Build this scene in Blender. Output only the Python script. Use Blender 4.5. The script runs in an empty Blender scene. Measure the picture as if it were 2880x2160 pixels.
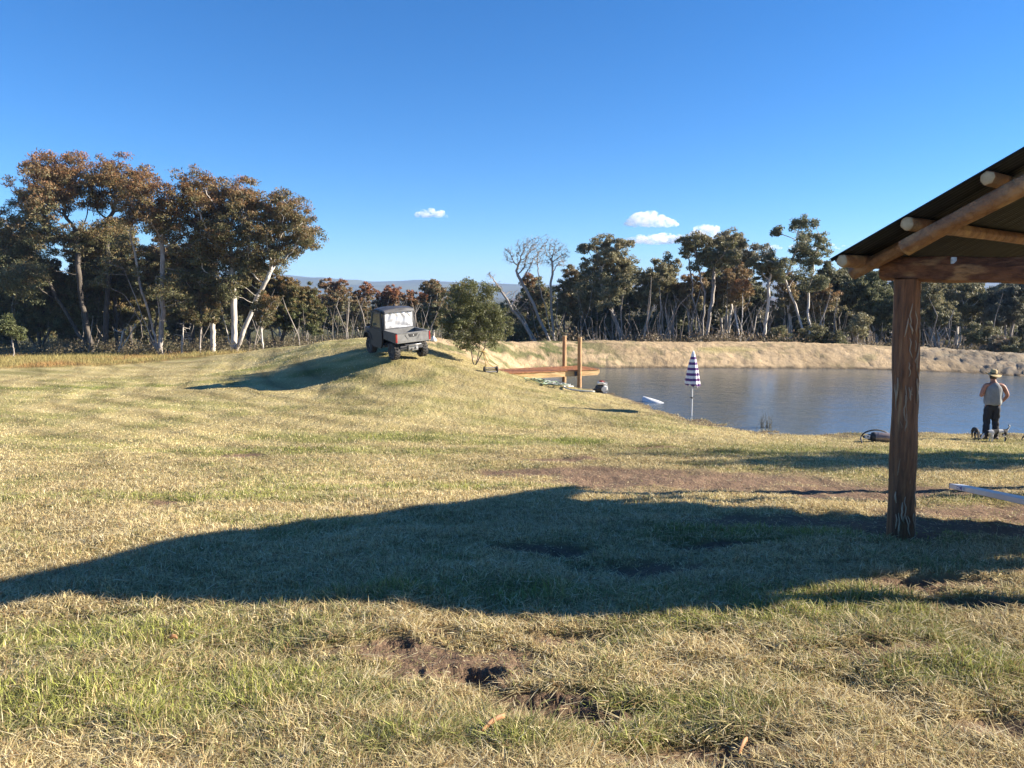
import bpy, math, random
import numpy as np
from mathutils import Vector, Matrix
R = math.radians
random.seed(7); rng = np.random.default_rng(7)
sc = bpy.context.scene; col = sc.collection

# ------------------------------------------------------------------ camera, sky, sun, exposure
F = 2164.0; PITCH = math.atan(260.0 / F)
CP, SP = math.cos(PITCH), math.sin(PITCH)
cd = bpy.data.cameras.new('camera'); cam = bpy.data.objects.new('camera', cd); col.objects.link(cam)
cd.sensor_width = 36; cd.lens = 36 * F / 2880; cd.clip_start = .05; cd.clip_end = 30000
cam.location = (0, 0, 0); cam.rotation_euler = (R(90) - PITCH, 0, 0)
sc.camera = cam
SUN_EL, SHADOW_AZ = R(22.5), R(-4)         # shadows fall to -x, turned by SHADOW_AZ (positive = away)
sun_from = Vector((math.cos(SUN_EL) * math.cos(SHADOW_AZ), -math.cos(SUN_EL) * math.sin(SHADOW_AZ), math.sin(SUN_EL)))
w = bpy.data.worlds.new('World'); sc.world = w; w.use_nodes = True
wn = w.node_tree; sky = wn.nodes.new('ShaderNodeTexSky'); sky.sky_type = 'NISHITA'; sky.sun_disc = False
sky.sun_elevation = SUN_EL; sky.sun_rotation = math.atan2(sun_from.x, sun_from.y)
sky.altitude = 1200; sky.air_density = 1.0; sky.dust_density = 0.0; sky.ozone_density = 3.5
hs = wn.nodes.new('ShaderNodeHueSaturation'); hs.inputs['Hue'].default_value = .5; hs.inputs['Saturation'].default_value = 1.12
tn = wn.nodes.new('ShaderNodeMix'); tn.data_type = 'RGBA'; tn.blend_type = 'MULTIPLY'; tn.inputs[0].default_value = 1; tn.inputs[7].default_value = (.74, .95, 1.2, 1)
wn.links.new(sky.outputs[0], tn.inputs[6]); wn.links.new(tn.outputs[2], hs.inputs['Color']); wn.links.new(hs.outputs[0], wn.nodes['Background'].inputs[0]); wn.nodes['Background'].inputs[1].default_value = 0.052
sd = bpy.data.lights.new('sun', 'SUN'); sd.energy = 5.0; sd.angle = R(.55); sd.color = (1, .895, .75)
so = bpy.data.objects.new('sun', sd); col.objects.link(so); so.rotation_euler = sun_from.to_track_quat('Z', 'Y').to_euler()
sc.view_settings.view_transform = 'Standard'; sc.view_settings.look = 'None'; sc.view_settings.exposure = 1.62; sc.view_settings.gamma = 1

sc.cycles.volume_bounces = 3
# ------------------------------------------------------------------ helpers
def at(px, py, d):
    """pixel of the photograph (2880 wide) + real distance ahead -> point"""
    u = (px - 1440) / F; v = (1080 - py) / F
    k = d / (CP + v * SP)
    return Vector((u * k, d, (-SP + v * CP) * k))

def tag(o, label=None, cat=None, group=None, kind=None):
    if label: o['label'] = label
    if cat: o['category'] = cat
    if group: o['group'] = group
    if kind: o['kind'] = kind
    return o
def empty(name, loc=(0, 0, 0), rot=(0, 0, 0)):
    o = bpy.data.objects.new(name, None); col.objects.link(o); o.location = loc; o.rotation_euler = rot; o.empty_display_size = .2
    return o
def link_mesh(name, me, m, parent=None):
    o = bpy.data.objects.new(name, me); col.objects.link(o)
    if m: me.materials.append(m)
    if parent: o.parent = parent
    return o
def np_mesh(name, V, faces, m, parent=None, smooth=False, colr=None):
    """V (n,3); faces: list of (k,nv) int arrays; colr: dict name->(n,4)"""
    me = bpy.data.meshes.new(name); V = np.ascontiguousarray(V, dtype=np.float32)
    me.vertices.add(len(V)); me.vertices.foreach_set('co', V.ravel())
    tot = np.concatenate([np.full(len(f), f.shape[1], np.int32) for f in faces])
    idx = np.concatenate([f.ravel() for f in faces]).astype(np.int32)
    me.loops.add(len(idx)); me.loops.foreach_set('vertex_index', idx)
    me.polygons.add(len(tot)); st = np.zeros(len(tot), np.int32); st[1:] = np.cumsum(tot)[:-1]
    me.polygons.foreach_set('loop_start', st); me.polygons.foreach_set('loop_total', tot)
    if smooth: me.polygons.foreach_set('use_smooth', np.ones(len(tot), bool))
    me.update(calc_edges=True)
    for k, c in (colr or {}).items():
        a = me.color_attributes.new(k, 'FLOAT_COLOR', 'POINT'); a.data.foreach_set('color', np.ascontiguousarray(c, dtype=np.float32).ravel())
    return link_mesh(name, me, m, parent)

class MB:
    def __init__(s): s.v = []; s.f = []
    def add(s, V, Fc, M=None):
        b = len(s.v)
        for p in V: s.v.append((M @ Vector(p)) if M else Vector(p))
        for f in Fc: s.f.append(tuple(i + b for i in f))
        return s
    def box(s, c, d, M=None, taper=1.0, bev=0.0):
        x, y, z = d[0] / 2, d[1] / 2, d[2] / 2; cx, cy, cz = c
        if bev <= 0:
            V = [(cx + i * x * (taper if k > 0 else 1), cy + j * y * (taper if k > 0 else 1), cz + k * z) for k in (-1, 1) for i, j in ((-1, -1), (1, -1), (1, 1), (-1, 1))]
            return s.add(V, [(0, 3, 2, 1), (4, 5, 6, 7), (0, 1, 5, 4), (1, 2, 6, 5), (2, 3, 7, 6), (3, 0, 4, 7)], M)
        rings = []
        for k, ins in ((-1, bev), (-1 + bev / z, 0), (1 - bev / z, 0), (1, bev)):
            t = taper if k > 0 else 1
            X, Y = x * t - ins, y * t - ins; q = bev * .6
            rings.append([(cx + a, cy + b, cz + k * z) for a, b in ((-X + q, -Y), (X - q, -Y), (X, -Y + q), (X, Y - q), (X - q, Y), (-X + q, Y), (-X, Y - q), (-X, -Y + q))])
        V = [p for r in rings for p in r]; Fc = [tuple(range(7, -1, -1)), tuple(range(24, 32))]
        for r in range(3):
            for i in range(8): Fc.append((r * 8 + i, r * 8 + (i + 1) % 8, (r + 1) * 8 + (i + 1) % 8, (r + 1) * 8 + i))
        return s.add(V, Fc, M)
    def tube(s, pts, rad, n=8, M=None, caps=True, wob=0.0, seed=0, flat=1.0):
        pts = [Vector(p) for p in pts]; k = len(pts)
        if not hasattr(rad, '__len__'): rad = [rad] * k
        V = []; Fc = []; rn = random.Random(seed)
        up = Vector((0, 0, 1)); t0 = (pts[1] - pts[0]).normalized()
        if abs(t0.z) > .9: up = Vector((1, 0, 0))
        side = t0.cross(up).normalized()
        for i in range(k):
            t = (pts[min(i + 1, k - 1)] - pts[max(i - 1, 0)]).normalized()
            side = (side - t * side.dot(t)).normalized(); u2 = side.cross(t)
            for j in range(n):
                a = 2 * math.pi * j / n; r = rad[i] * (1 + (rn.uniform(-wob, wob) if wob else 0))
                V.append(pts[i] + side * math.cos(a) * r + u2 * math.sin(a) * r * flat)
        for i in range(k - 1):
            for j in range(n): Fc.append((i * n + j, i * n + (j + 1) % n, (i + 1) * n + (j + 1) % n, (i + 1) * n + j))
        if caps: Fc.append(tuple(range(n - 1, -1, -1))); Fc.append(tuple((k - 1) * n + j for j in range(n)))
        return s.add(V, Fc, M)
    def lathe(s, prof, n=24, M=None, sx=1.0, sy=1.0):
        V = []; Fc = []
        for r, z in prof:
            for j in range(n):
                a = 2 * math.pi * j / n; V.append((r * math.cos(a) * sx, r * math.sin(a) * sy, z))
        for i in range(len(prof) - 1):
            for j in range(n): Fc.append((i * n + j, i * n + (j + 1) % n, (i + 1) * n + (j + 1) % n, (i + 1) * n + j))
        return s.add(V, Fc, M)
    def rings(s, rings, M=None, caps=True):
        n = len(rings[0]); V = [p for r in rings for p in r]; Fc = []
        for i in range(len(rings) - 1):
            for j in range(n): Fc.append((i * n + j, i * n + (j + 1) % n, (i + 1) * n + (j + 1) % n, (i + 1) * n + j))
        if caps: Fc.append(tuple(range(n - 1, -1, -1))); Fc.append(tuple((len(rings) - 1) * n + j for j in range(n)))
        return s.add(V, Fc, M)
    def prism(s, poly, y0, y1, M=None):
        """polygon in x,z extruded along y"""
        n = len(poly); V = [(x, y0, z) for x, z in poly] + [(x, y1, z) for x, z in poly]
        Fc = [tuple(range(n)), tuple(range(2 * n - 1, n - 1, -1))] + [(i, i + n, (i + 1) % n + n, (i + 1) % n) for i in range(n)]
        return s.add(V, Fc, M)
    def build(s, name, m, parent=None, smooth=False, loc=None):
        me = bpy.data.meshes.new(name); me.from_pydata([tuple(p) for p in s.v], [], s.f)
        import bmesh
        bm = bmesh.new(); bm.from_mesh(me); bmesh.ops.recalc_face_normals(bm, faces=bm.faces); bm.to_mesh(me); bm.free()
        if smooth:
            me.polygons.foreach_set('use_smooth', [True] * len(me.polygons))
        me.update(); o = link_mesh(name, me, m, parent)
        if smooth == 'auto':
            me.set_sharp_from_angle(angle=R(40))
        if loc: o.location = loc
        return o

def nodes(name):
    m = bpy.data.materials.new(name); m.use_nodes = True; nt = m.node_tree
    return m, nt, nt.nodes['Principled BSDF']
def N(nt, t, **k):
    n = nt.nodes.new(t)
    for a, b in k.items(): setattr(n, a, b)
    return n
def mixc(nt, fac, a, b, blend='MIX'):
    n = N(nt, 'ShaderNodeMix', data_type='RGBA', blend_type=blend)
    for sock, v in ((n.inputs[0], fac), (n.inputs[6], a), (n.inputs[7], b)):
        if hasattr(v, 'is_output') or hasattr(v, 'links'): nt.links.new(v, sock)
        elif isinstance(v, (int, float)): sock.default_value = v
        else: sock.default_value = (*v, 1)
    return n.outputs[2]
def noise(nt, scale, detail=4, rough=.6, vec=None, dim='3D'):
    n = N(nt, 'ShaderNodeTexNoise'); n.inputs['Scale'].default_value = scale; n.inputs['Detail'].default_value = detail; n.inputs['Roughness'].default_value = rough
    if vec: nt.links.new(vec, n.inputs['Vector'])
    return n.outputs[0]
def ramp(nt, v, a, b):
    n = N(nt, 'ShaderNodeMapRange'); n.inputs[1].default_value = a; n.inputs[2].default_value = b; n.clamp = True
    nt.links.new(v, n.inputs[0]); return n.outputs[0]
def bump(nt, p, h, s=.3, d=.02):
    n = N(nt, 'ShaderNodeBump'); n.inputs['Strength'].default_value = s; n.inputs['Distance'].default_value = d
    nt.links.new(h, n.inputs['Height']); nt.links.new(n.outputs[0], p.inputs['Normal'])
def coords(nt, scale=(1, 1, 1)):
    t = N(nt, 'ShaderNodeTexCoord'); m = N(nt, 'ShaderNodeMapping'); m.inputs['Scale'].default_value = scale
    nt.links.new(t.outputs['Object'], m.inputs['Vector']); return m.outputs[0]
def simple(name, c1, c2=None, scale=8, rough=.6, metal=0, bmp=0, bd=.01, stretch=(1, 1, 1), lo=.35, hi=.65, spec=.5):
    m, nt, p = nodes(name); c2 = c2 or tuple(x * .7 for x in c1)
    co = coords(nt, stretch); nz = noise(nt, scale, 5, .6, co)
    nt.links.new(mixc(nt, ramp(nt, nz, lo, hi), c1, c2), p.inputs['Base Color'])
    p.inputs['Roughness'].default_value = rough; p.inputs['Metallic'].default_value = metal; p.inputs['Specular IOR Level'].default_value = spec
    if bmp: bump(nt, p, nz, bmp, bd)
    return m

# ------------------------------------------------------------------ numpy noise
def _h(ix, iy, s):
    n = (ix.astype(np.int64) * 374761393 + iy.astype(np.int64) * 668265263 + s * 974634777) & 0x7fffffff
    n = ((n ^ (n >> 13)) * 1274126177) & 0x7fffffff
    return ((n ^ (n >> 16)) & 0xffff) / 65535.0
def vn(x, y, s=0):
    ix = np.floor(x); iy = np.floor(y); fx = x - ix; fy = y - iy
    ix = ix.astype(np.int64); iy = iy.astype(np.int64)
    fx = fx * fx * (3 - 2 * fx); fy = fy * fy * (3 - 2 * fy)
    a = _h(ix, iy, s); b = _h(ix + 1, iy, s); c = _h(ix, iy + 1, s); d = _h(ix + 1, iy + 1, s)
    return (a + (b - a) * fx) * (1 - fy) + (c + (d - c) * fx) * fy
def fbm(x, y, sc_, o=4, s=0, g=.5):
    x = np.asarray(x, float) * sc_; y = np.asarray(y, float) * sc_; t = 0; a = 1; n = 0
    for i in range(o):
        t = t + a * vn(x, y, s + i * 17); n += a; a *= g
        x, y = (x * 1.6 - y * 1.2) + 3.1, (x * 1.2 + y * 1.6) - 1.7
    return t / n

# ------------------------------------------------------------------ terrain
WZ = -4.15
def wat(px, py):
    v = (1080 - py) / F; d = WZ / ((-SP + v * CP) / (CP + v * SP)); p = at(px, py, d); return (p.x, p.y)
near_shore = [wat(*q) for q in ((1452, 1056), (1490, 1062), (1560, 1076), (1620, 1087), (1700, 1103), (1790, 1130), (1870, 1160), (1960, 1181), (2050, 1198), (2150, 1215), (2250, 1221), (2400, 1222), (2600, 1219), (2880, 1221), (3300, 1222))]
far_shore = [wat(*q) for q in ((3500, 1110), (3100, 1068), (2880, 1058), (2700, 1048), (2500, 1041), (2200, 1037), (1900, 1036), (1700, 1036), (1550, 1038), (1480, 1045))]
pond = near_shore + [(24, 24), (27.5, 28)] + far_shore
PROF = [(-40, .8), (0, 1.6), (2.8, 1.84), (5.2, 2.1), (7.1, 2.326), (9.8, 2.72), (15, 3.35), (20, 3.78), (24, 3.92)]
def prof(d): return -np.interp(d, [p[0] for p in PROF], [p[1] for p in PROF])
ctl = []
for d in (-40, -12, 0, 2.8, 5.2, 7.1, 9.8, 15):
    for xx in (-30, -14, -7, -3, 0, 3.5, 7, 12, 25): ctl.append((xx, d, float(prof(d))))
for xx in (-34, -26, -18, -10, -4, 1): ctl.append((xx, 20, -3.72)); 
for xx in (-34, -26, -19): ctl.append((xx, 28, -3.95))
for xx, z in ((4, -3.8), (7, -3.87), (10, -3.95), (13.5, -3.99), (18, -3.96), (24, -3.9)): ctl.append((xx, 20.3, z))
def cp(px, py, d): p = at(px, py, d); ctl.append(tuple(p))
for q in near_shore + far_shore: ctl.append((q[0], q[1], WZ))
for q in ((6, 37, -5), (8, 32, -5), (10, 28.5, -5), (14, 26, -5), (14, 36, -5.6), (20, 30, -5.6), (24, 33, -5), (5, 40, -4.7), (9, 34, -5.4), (17, 25, -5), (17, 38.5, -5), (2.5, 39, -4.6)): ctl.append(q)
for q in ((600, 995, 47), (750, 980, 42), (900, 963, 39), (1050, 961, 36.5), (1200, 965, 36), (1300, 968, 38), (1400, 961, 43), (1500, 959, 46.5), (1700, 960, 48), (2000, 963, 48), (2200, 964, 47), (2400, 972, 45.5), (2600, 983, 44), (2880, 1001, 42), (3400, 1010, 39)): cp(*q)
for q in ((1700, 959, 50.5), (2000, 962, 50.5), (2200, 963.5, 49.5), (2400, 971, 48), (2600, 981, 46.5), (2880, 1000, 44.5)): cp(*q)
# mound faces
for q in ((1110, 1017, 30.4), (1190, 1008, 31.3), (1045, 1000, 32.2), (980, 1000, 33.2), (700, 1030, 38), (620, 1050, 35.5), (760, 1064, 32.5), (900, 1080, 30.2), (1000, 1060, 29.2), (1050, 1085, 28), (1200, 1045, 29.6), (1200, 1095, 27), (1330, 1024, 34), (1380, 1050, 31), (1350, 1090, 28), (1450, 1056, 32), (1420, 1080, 29.5), (1530, 1090, 30.5), (1690, 1107, 30), (1520, 1130, 26), (1700, 1150, 25.5), (1850, 1172, 24.6), (1945, 1176, 25), (1150, 1130, 25), (900, 1130, 26), (640, 1095, 30), (1505, 1182, 23.5)): cp(*q)
for q in ((-26, 42, -4.2), (-36, 42, -4.25), (-19, 41, -4.1), (-40, 62, -4.9), (-25, 62, -4.95), (-14, 60, -4.9), (-8, 60, -4.9), (-4, 56, -4.8), (0, 58, -4.9), (8, 58, -4.9), (16, 58, -4.9), (26, 56, -4.9), (36, 50, -4.7), (40, 36, -4.0), (44, 20, -3.5), (-45, 25, -4.0), (-20, 90, -5.8), (-60, 90, -6), (10, 90, -6), (50, 90, -6), (-12, 50, -4.7), (-5, 49, -4.6), (-70, 45, -4.6), (70, 45, -5), (-6, 75, -5.3), (-20, 52, -4.6)): ctl.append(q)
C = np.array(ctl, float)
def _phi(r2): return np.sqrt(r2 + 1.0)
A = _phi(((C[:, None, :2] - C[None, :, :2]) ** 2).sum(-1)) - np.eye(len(C)) * .05
B = np.zeros((len(C) + 3,) * 2); B[:len(C), :len(C)] = A
B[:len(C), len(C):] = np.c_[np.ones(len(C)), C[:, :2]]; B[len(C):, :len(C)] = B[:len(C), len(C):].T
WT = np.linalg.lstsq(B, np.r_[C[:, 2], 0, 0, 0], rcond=None)[0]
def sstep(x, a, b): t = np.clip((x - a) / (b - a), 0, 1); return t * t * (3 - 2 * t)
def far_h(x, y):
    r = np.hypot(x, y)
    return np.interp(r, [0, 90, 150, 300, 700, 1500, 9000], [-5.5, -5.8, -7.5, -11, -16, -20, -25]) + (fbm(x, y, .006, 3, 5) - .5) * np.clip(r / 60, 0, 10)
def H0(x, y):
    x = np.asarray(x, float); y = np.asarray(y, float); sh = x.shape; x = x.ravel(); y = y.ravel(); z = np.empty(len(x))
    for i in range(0, len(x), 20000):
        X = x[i:i + 20000]; Y = y[i:i + 20000]
        z[i:i + 20000] = _phi((X[:, None] - C[:, 0]) ** 2 + (Y[:, None] - C[:, 1]) ** 2) @ WT[:len(C)] + WT[-3] + WT[-2] * X + WT[-1] * Y
    r = np.hypot(x, y - 20); k = sstep(r, 60, 85)
    z = z * (1 - k) + far_h(x, y) * k
    return z.reshape(sh)
def seg_d(x, y, pts):
    """distance to polyline"""
    best = np.full(np.shape(x), 1e9)
    for (ax, ay), (bx, by) in zip(pts[:-1], pts[1:]):
        dx, dy = bx - ax, by - ay; t = np.clip(((x - ax) * dx + (y - ay) * dy) / (dx * dx + dy * dy), 0, 1)
        best = np.minimum(best, np.hypot(x - ax - t * dx, y - ay - t * dy))
    return best
def blob(x, y, px, py, rx, ry, s=0, sharp=.5):
    """soft ragged patch centred where that pixel meets the ground"""
    cx, cy = GP(px, py)
    q = np.hypot((x - cx) / rx, (y - cy) / ry) + (fbm(x, y, 1.2 / min(rx, ry), 3, s + 40) - .5) * 1.1
    return 1 - sstep(q, 1 - sharp, 1 + sharp * .5)
_gp = {}
def GP(px, py):
    if (px, py) not in _gp:
        ds = np.concatenate([np.arange(1.5, 20, .05), np.arange(20, 70, .1)])
        P = np.array([at(px, py, d) for d in ds]); z = H0(P[:, 0], P[:, 1]); i = int(np.argmax(P[:, 2] < z)); _gp[(px, py)] = (P[i, 0], P[i, 1])
    return _gp[(px, py)]
DIRT = [(2000, 1350, 3.6, 1.5), (1650, 1325, 2.4, .9), (2450, 1375, 2.6, 1.0), (2350, 1470, 1.7, .6), (2700, 1480, 1.6, .9), (2880, 1440, 1.6, 1.1), (1560, 1290, 1.3, .3), (1300, 1850, .55, .28), (1080, 1830, .35, .12), (1500, 1975, .28, .14), (1620, 1790, .3, .1), (330, 1735, .5, .08), (1850, 1600, .7, .3), (2870, 2050, .5, .15), (2600, 1840, .5, .12), (2450, 1850, .4, .1), (1520, 1540, .5, .2), (2000, 2120, .4, .1), (2050, 1200, 1.2, .3)]
GREEN = [(420, 1990, .55, .3), (300, 1800, 1.0, .3), (700, 1960, .7, .3), (60, 1990, .5, .4), (1750, 2000, .7, .3), (2350, 1730, .9, .25), (2000, 1750, .5, .2), (1250, 2110, .6, .15), (850, 1270, 4.5, .8), (1100, 1230, 4, 1), (1500, 1240, 2.5, .9), (2400, 1270, 6, 1.4), (2850, 1290, 3, 1.5), (1150, 1075, 1.2, .8), (900, 1040, 1.5, .8), (560, 1400, 2.5, .6), (1250, 1370, 2.5, .4), (2400, 1690, 1.4, .3), (700, 1040, 2.5, 1.2), (2750, 1900, .5, .2), (2200, 1500, 1.8, .5), (200, 1090, 5, .8), (1500, 1680, 1.4, .3)]
HOLES = [(1320, 1885, .16, .07, .09), (1345, 1910, .1, .05, .07), (1110, 1818, .09, .04, .06), (1500, 1965, .22, .06, .09), (1600, 2010, .2, .06, .09), (1225, 1780, .07, .03, .05), (1520, 1550, .25, .1, .08), (1640, 2045, .12, .04, .06), (2590, 1640, .3, .06, .07), (2800, 1695, .45, .05, .1), (2580, 1665, .25, .04, .06), (1960, 1790, .1, .03, .05), (1810, 2140, .12, .04, .07), (2010, 2140, .1, .03, .06), (650, 1825, .12, .03, .05), (190, 1750, .1, .03, .05), (1240, 1415, .2, .05, .05), (460, 1410, .2, .1, .05), (690, 1280, .3, .15, .06), (1880, 1260, .5, .1, .06), (2020, 1535, .3, .08, .06)]
def masks(x, y):
    far = seg_d(x, y, [tuple(q) for q in far_shore]); 
    ns = seg_d(x, y, near_shore)
    crest = [tuple(at(*q)[:2]) for q in ((1330, 968, 38.5), (1400, 961, 43.5), (1500, 959, 47), (1700, 960, 49.5), (2000, 963, 49.5), (2200, 964, 48.5), (2400, 972, 47), (2600, 983, 45.5), (2880, 1001, 43.5), (3400, 1010, 40))]
    cr = seg_d(x, y, crest)
    n1 = fbm(x, y, .35, 4, 3)
    sand = np.clip(1 - sstep(np.minimum(cr - 3.4, far - 3.2) + (n1 - .5) * 3, 0, 1.0), 0, 1)
    sand = np.maximum(sand, (1 - sstep(np.minimum(ns, far), .25, .9)) * sstep(y, 26, 31))
    inp = sstep(y - (41.7 - .12 * np.maximum(x - 10, 0)), -22, -21)
    dirt = np.zeros(np.shape(x)); green = np.zeros(np.shape(x))
    for i, q in enumerate(DIRT): dirt = np.maximum(dirt, blob(x, y, *q, s=i))
    for i, q in enumerate(GREEN): green = np.maximum(green, blob(x, y, *q, s=i + 50, sharp=.8))
    for hx_, hy_, rx, ry, dp in HOLES:
        cx, cy = GP(hx_, hy_); q = np.hypot((x - cx) / (rx * 1.9), (y - cy) / (ry * 2.2)); dirt = np.maximum(dirt, 1 - sstep(q + (fbm(x, y, 7, 2, 72) - .5) * .8, .7, 1.15))
    n2 = fbm(x, y, .5, 4, 9); n3 = fbm(x, y, 1.7, 3, 21)
    green = np.clip(green * .8 + sstep(n2, .48, .68) * .45 + (n3 - .5) * .5 * sstep(-np.abs(y - 8), -14, -4), 0, 1)
    # green weeds on the left part of the far bank, and dark rubble on its right end
    weed = sstep(fbm(x * .8, y * 1.3, 1.1, 5, 77, .65), .46, .56) * (1 - sstep(x, 3.5, 9)) * .85 + sstep(fbm(x, y, 1.2, 4, 88, .65), .58, .68) * .45
    weed = weed * sand * (y > 27)
    rub = sstep(x + (n1 - .5) * 6, 21, 25) * sand * .75
    fx = [at(0, 1037, 42), at(560, 1025, 43), at(900, 1008, 46), at(700, 998, 48)]
    edge = np.interp(x, [-60, -28, -17.5, -11, -8], [44, 42, 44, 47, 52])
    orange = sstep(y - edge + (n1 - .5) * 1.2, -.3, .3) * (1 - sstep(x, -7, -4)) * (1 - sstep(np.hypot(x, y), 60, 75))
    return green, np.clip(dirt, 0, 1), sand, orange, weed, rub
def tone(x, y):
    """how bleached the turf is: broad drifts, and the passes of the mower on the left of the field"""
    k = sstep(y, 12, 17) * (1 - sstep(y, 46, 52)) * (1 - sstep(x + (y - 25) * .1, -7, -1))
    u = x * .82 + y * .57 + (fbm(x, y, .12, 2, 302) - .5) * 5
    st = np.abs(np.sin(u * 1.9)) ** .7 - .62
    return (.66 + .68 * fbm(x, y, .35, 5, 303)) * (1 + .5 * st * k * (.4 + fbm(x, y, .25, 2, 304)))
def micro(x, y, mk):
    green, dirt, sand, orange, weed, rub = mk
    r = np.hypot(x, y); k = 1 - sstep(r, 30, 60)
    z = (fbm(x, y, 1.4, 4, 31) - .5) * .14 * k + (fbm(x, y, 6, 3, 33) - .5) * .05 * (1 - sstep(r, 10, 20))
    z = z - dirt * .03 * k
    rid = np.abs(fbm(x * 1.0, y * .6, .9, 4, 35) - .5) * 2
    z = z + sand * ((rid - .25) * .09 + (fbm(x, y, 3.5, 5, 36, .7) - .5) * .15) * sstep(y, 25, 30)
    z = z - sand * sstep(y, 34, 37) * (1 - sstep(np.abs(fbm(x * 1.0, y * .22, 1.7, 3, 41) - .5), 0, .05)) * .03
    z = z + rub * ((sstep(fbm(x, y, 2.2, 5, 37, .7), .42, .6)) * .14 + (fbm(x, y, 6, 2, 38) - .5) * .10)
    z = z + orange * fbm(x, y, 3, 2, 39) * .12
    return z
def ground_z(x, y, mk=None):
    x = np.asarray(x, float); y = np.asarray(y, float)
    if mk is None: mk = masks(x, y)
    z = H0(x, y) + micro(x, y, mk)
    for px, py, rx, ry, dp in HOLES:
        cx, cy = GP(px, py); q = np.hypot((x - cx) / rx, (y - cy) / ry) + (fbm(x, y, 18, 4, 71, .6) - .5) * .9
        z = z - dp * .75 * (1 - sstep(q, .3, 1.3)) + dp * .25 * np.exp(-((q - 1.35) / .25) ** 2)
    return z
def gz(x, y): return float(ground_z(np.array([x]), np.array([y]))[0])
def on(px, py, dz=0):
    x, y = GP(px, py); return Vector((x, y, gz(x, y) + dz))

ratio = np.exp(np.concatenate([np.arange(math.log(1.2), math.log(75), .0078), np.arange(math.log(75), math.log(9000), .035)]))
ang = np.concatenate([np.arange(-180, -62, 4.0), np.arange(-62, -42, .5), np.arange(-42, 42, .15), np.arange(42, 62, .5), np.arange(62, 180, 4.0)])
RR, AA = np.meshgrid(ratio, np.radians(ang), indexing='ij')
GX = (RR * np.sin(AA)); GY = (RR * np.cos(AA))
xs = GX.ravel(); ys = GY.ravel()
mk = masks(xs, ys); zs = ground_z(xs, ys, mk)
nr, na = RR.shape
V = np.c_[xs, ys, zs]; V = np.r_[V, [[0, 0, -1.6]]]
i = np.arange(nr - 1)[:, None]; j = np.arange(na)[None, :]; j2 = (j + 1) % na
quads = np.stack([i * na + j, i * na + j2 + 0 * i, (i + 1) * na + j2, (i + 1) * na + j], -1).reshape(-1, 4)[:, ::-1]
tri = np.stack([np.full(na, nr * na), (np.arange(na) + 1) % na, np.arange(na)], -1)
pad = lambda a: np.r_[a, 0]
c1 = np.c_[pad(mk[0]), pad(mk[1]), pad(mk[2]), np.ones(len(V))]; c2 = np.c_[pad(mk[3]), pad(mk[4]), pad(mk[5]), np.ones(len(V))]

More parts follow.
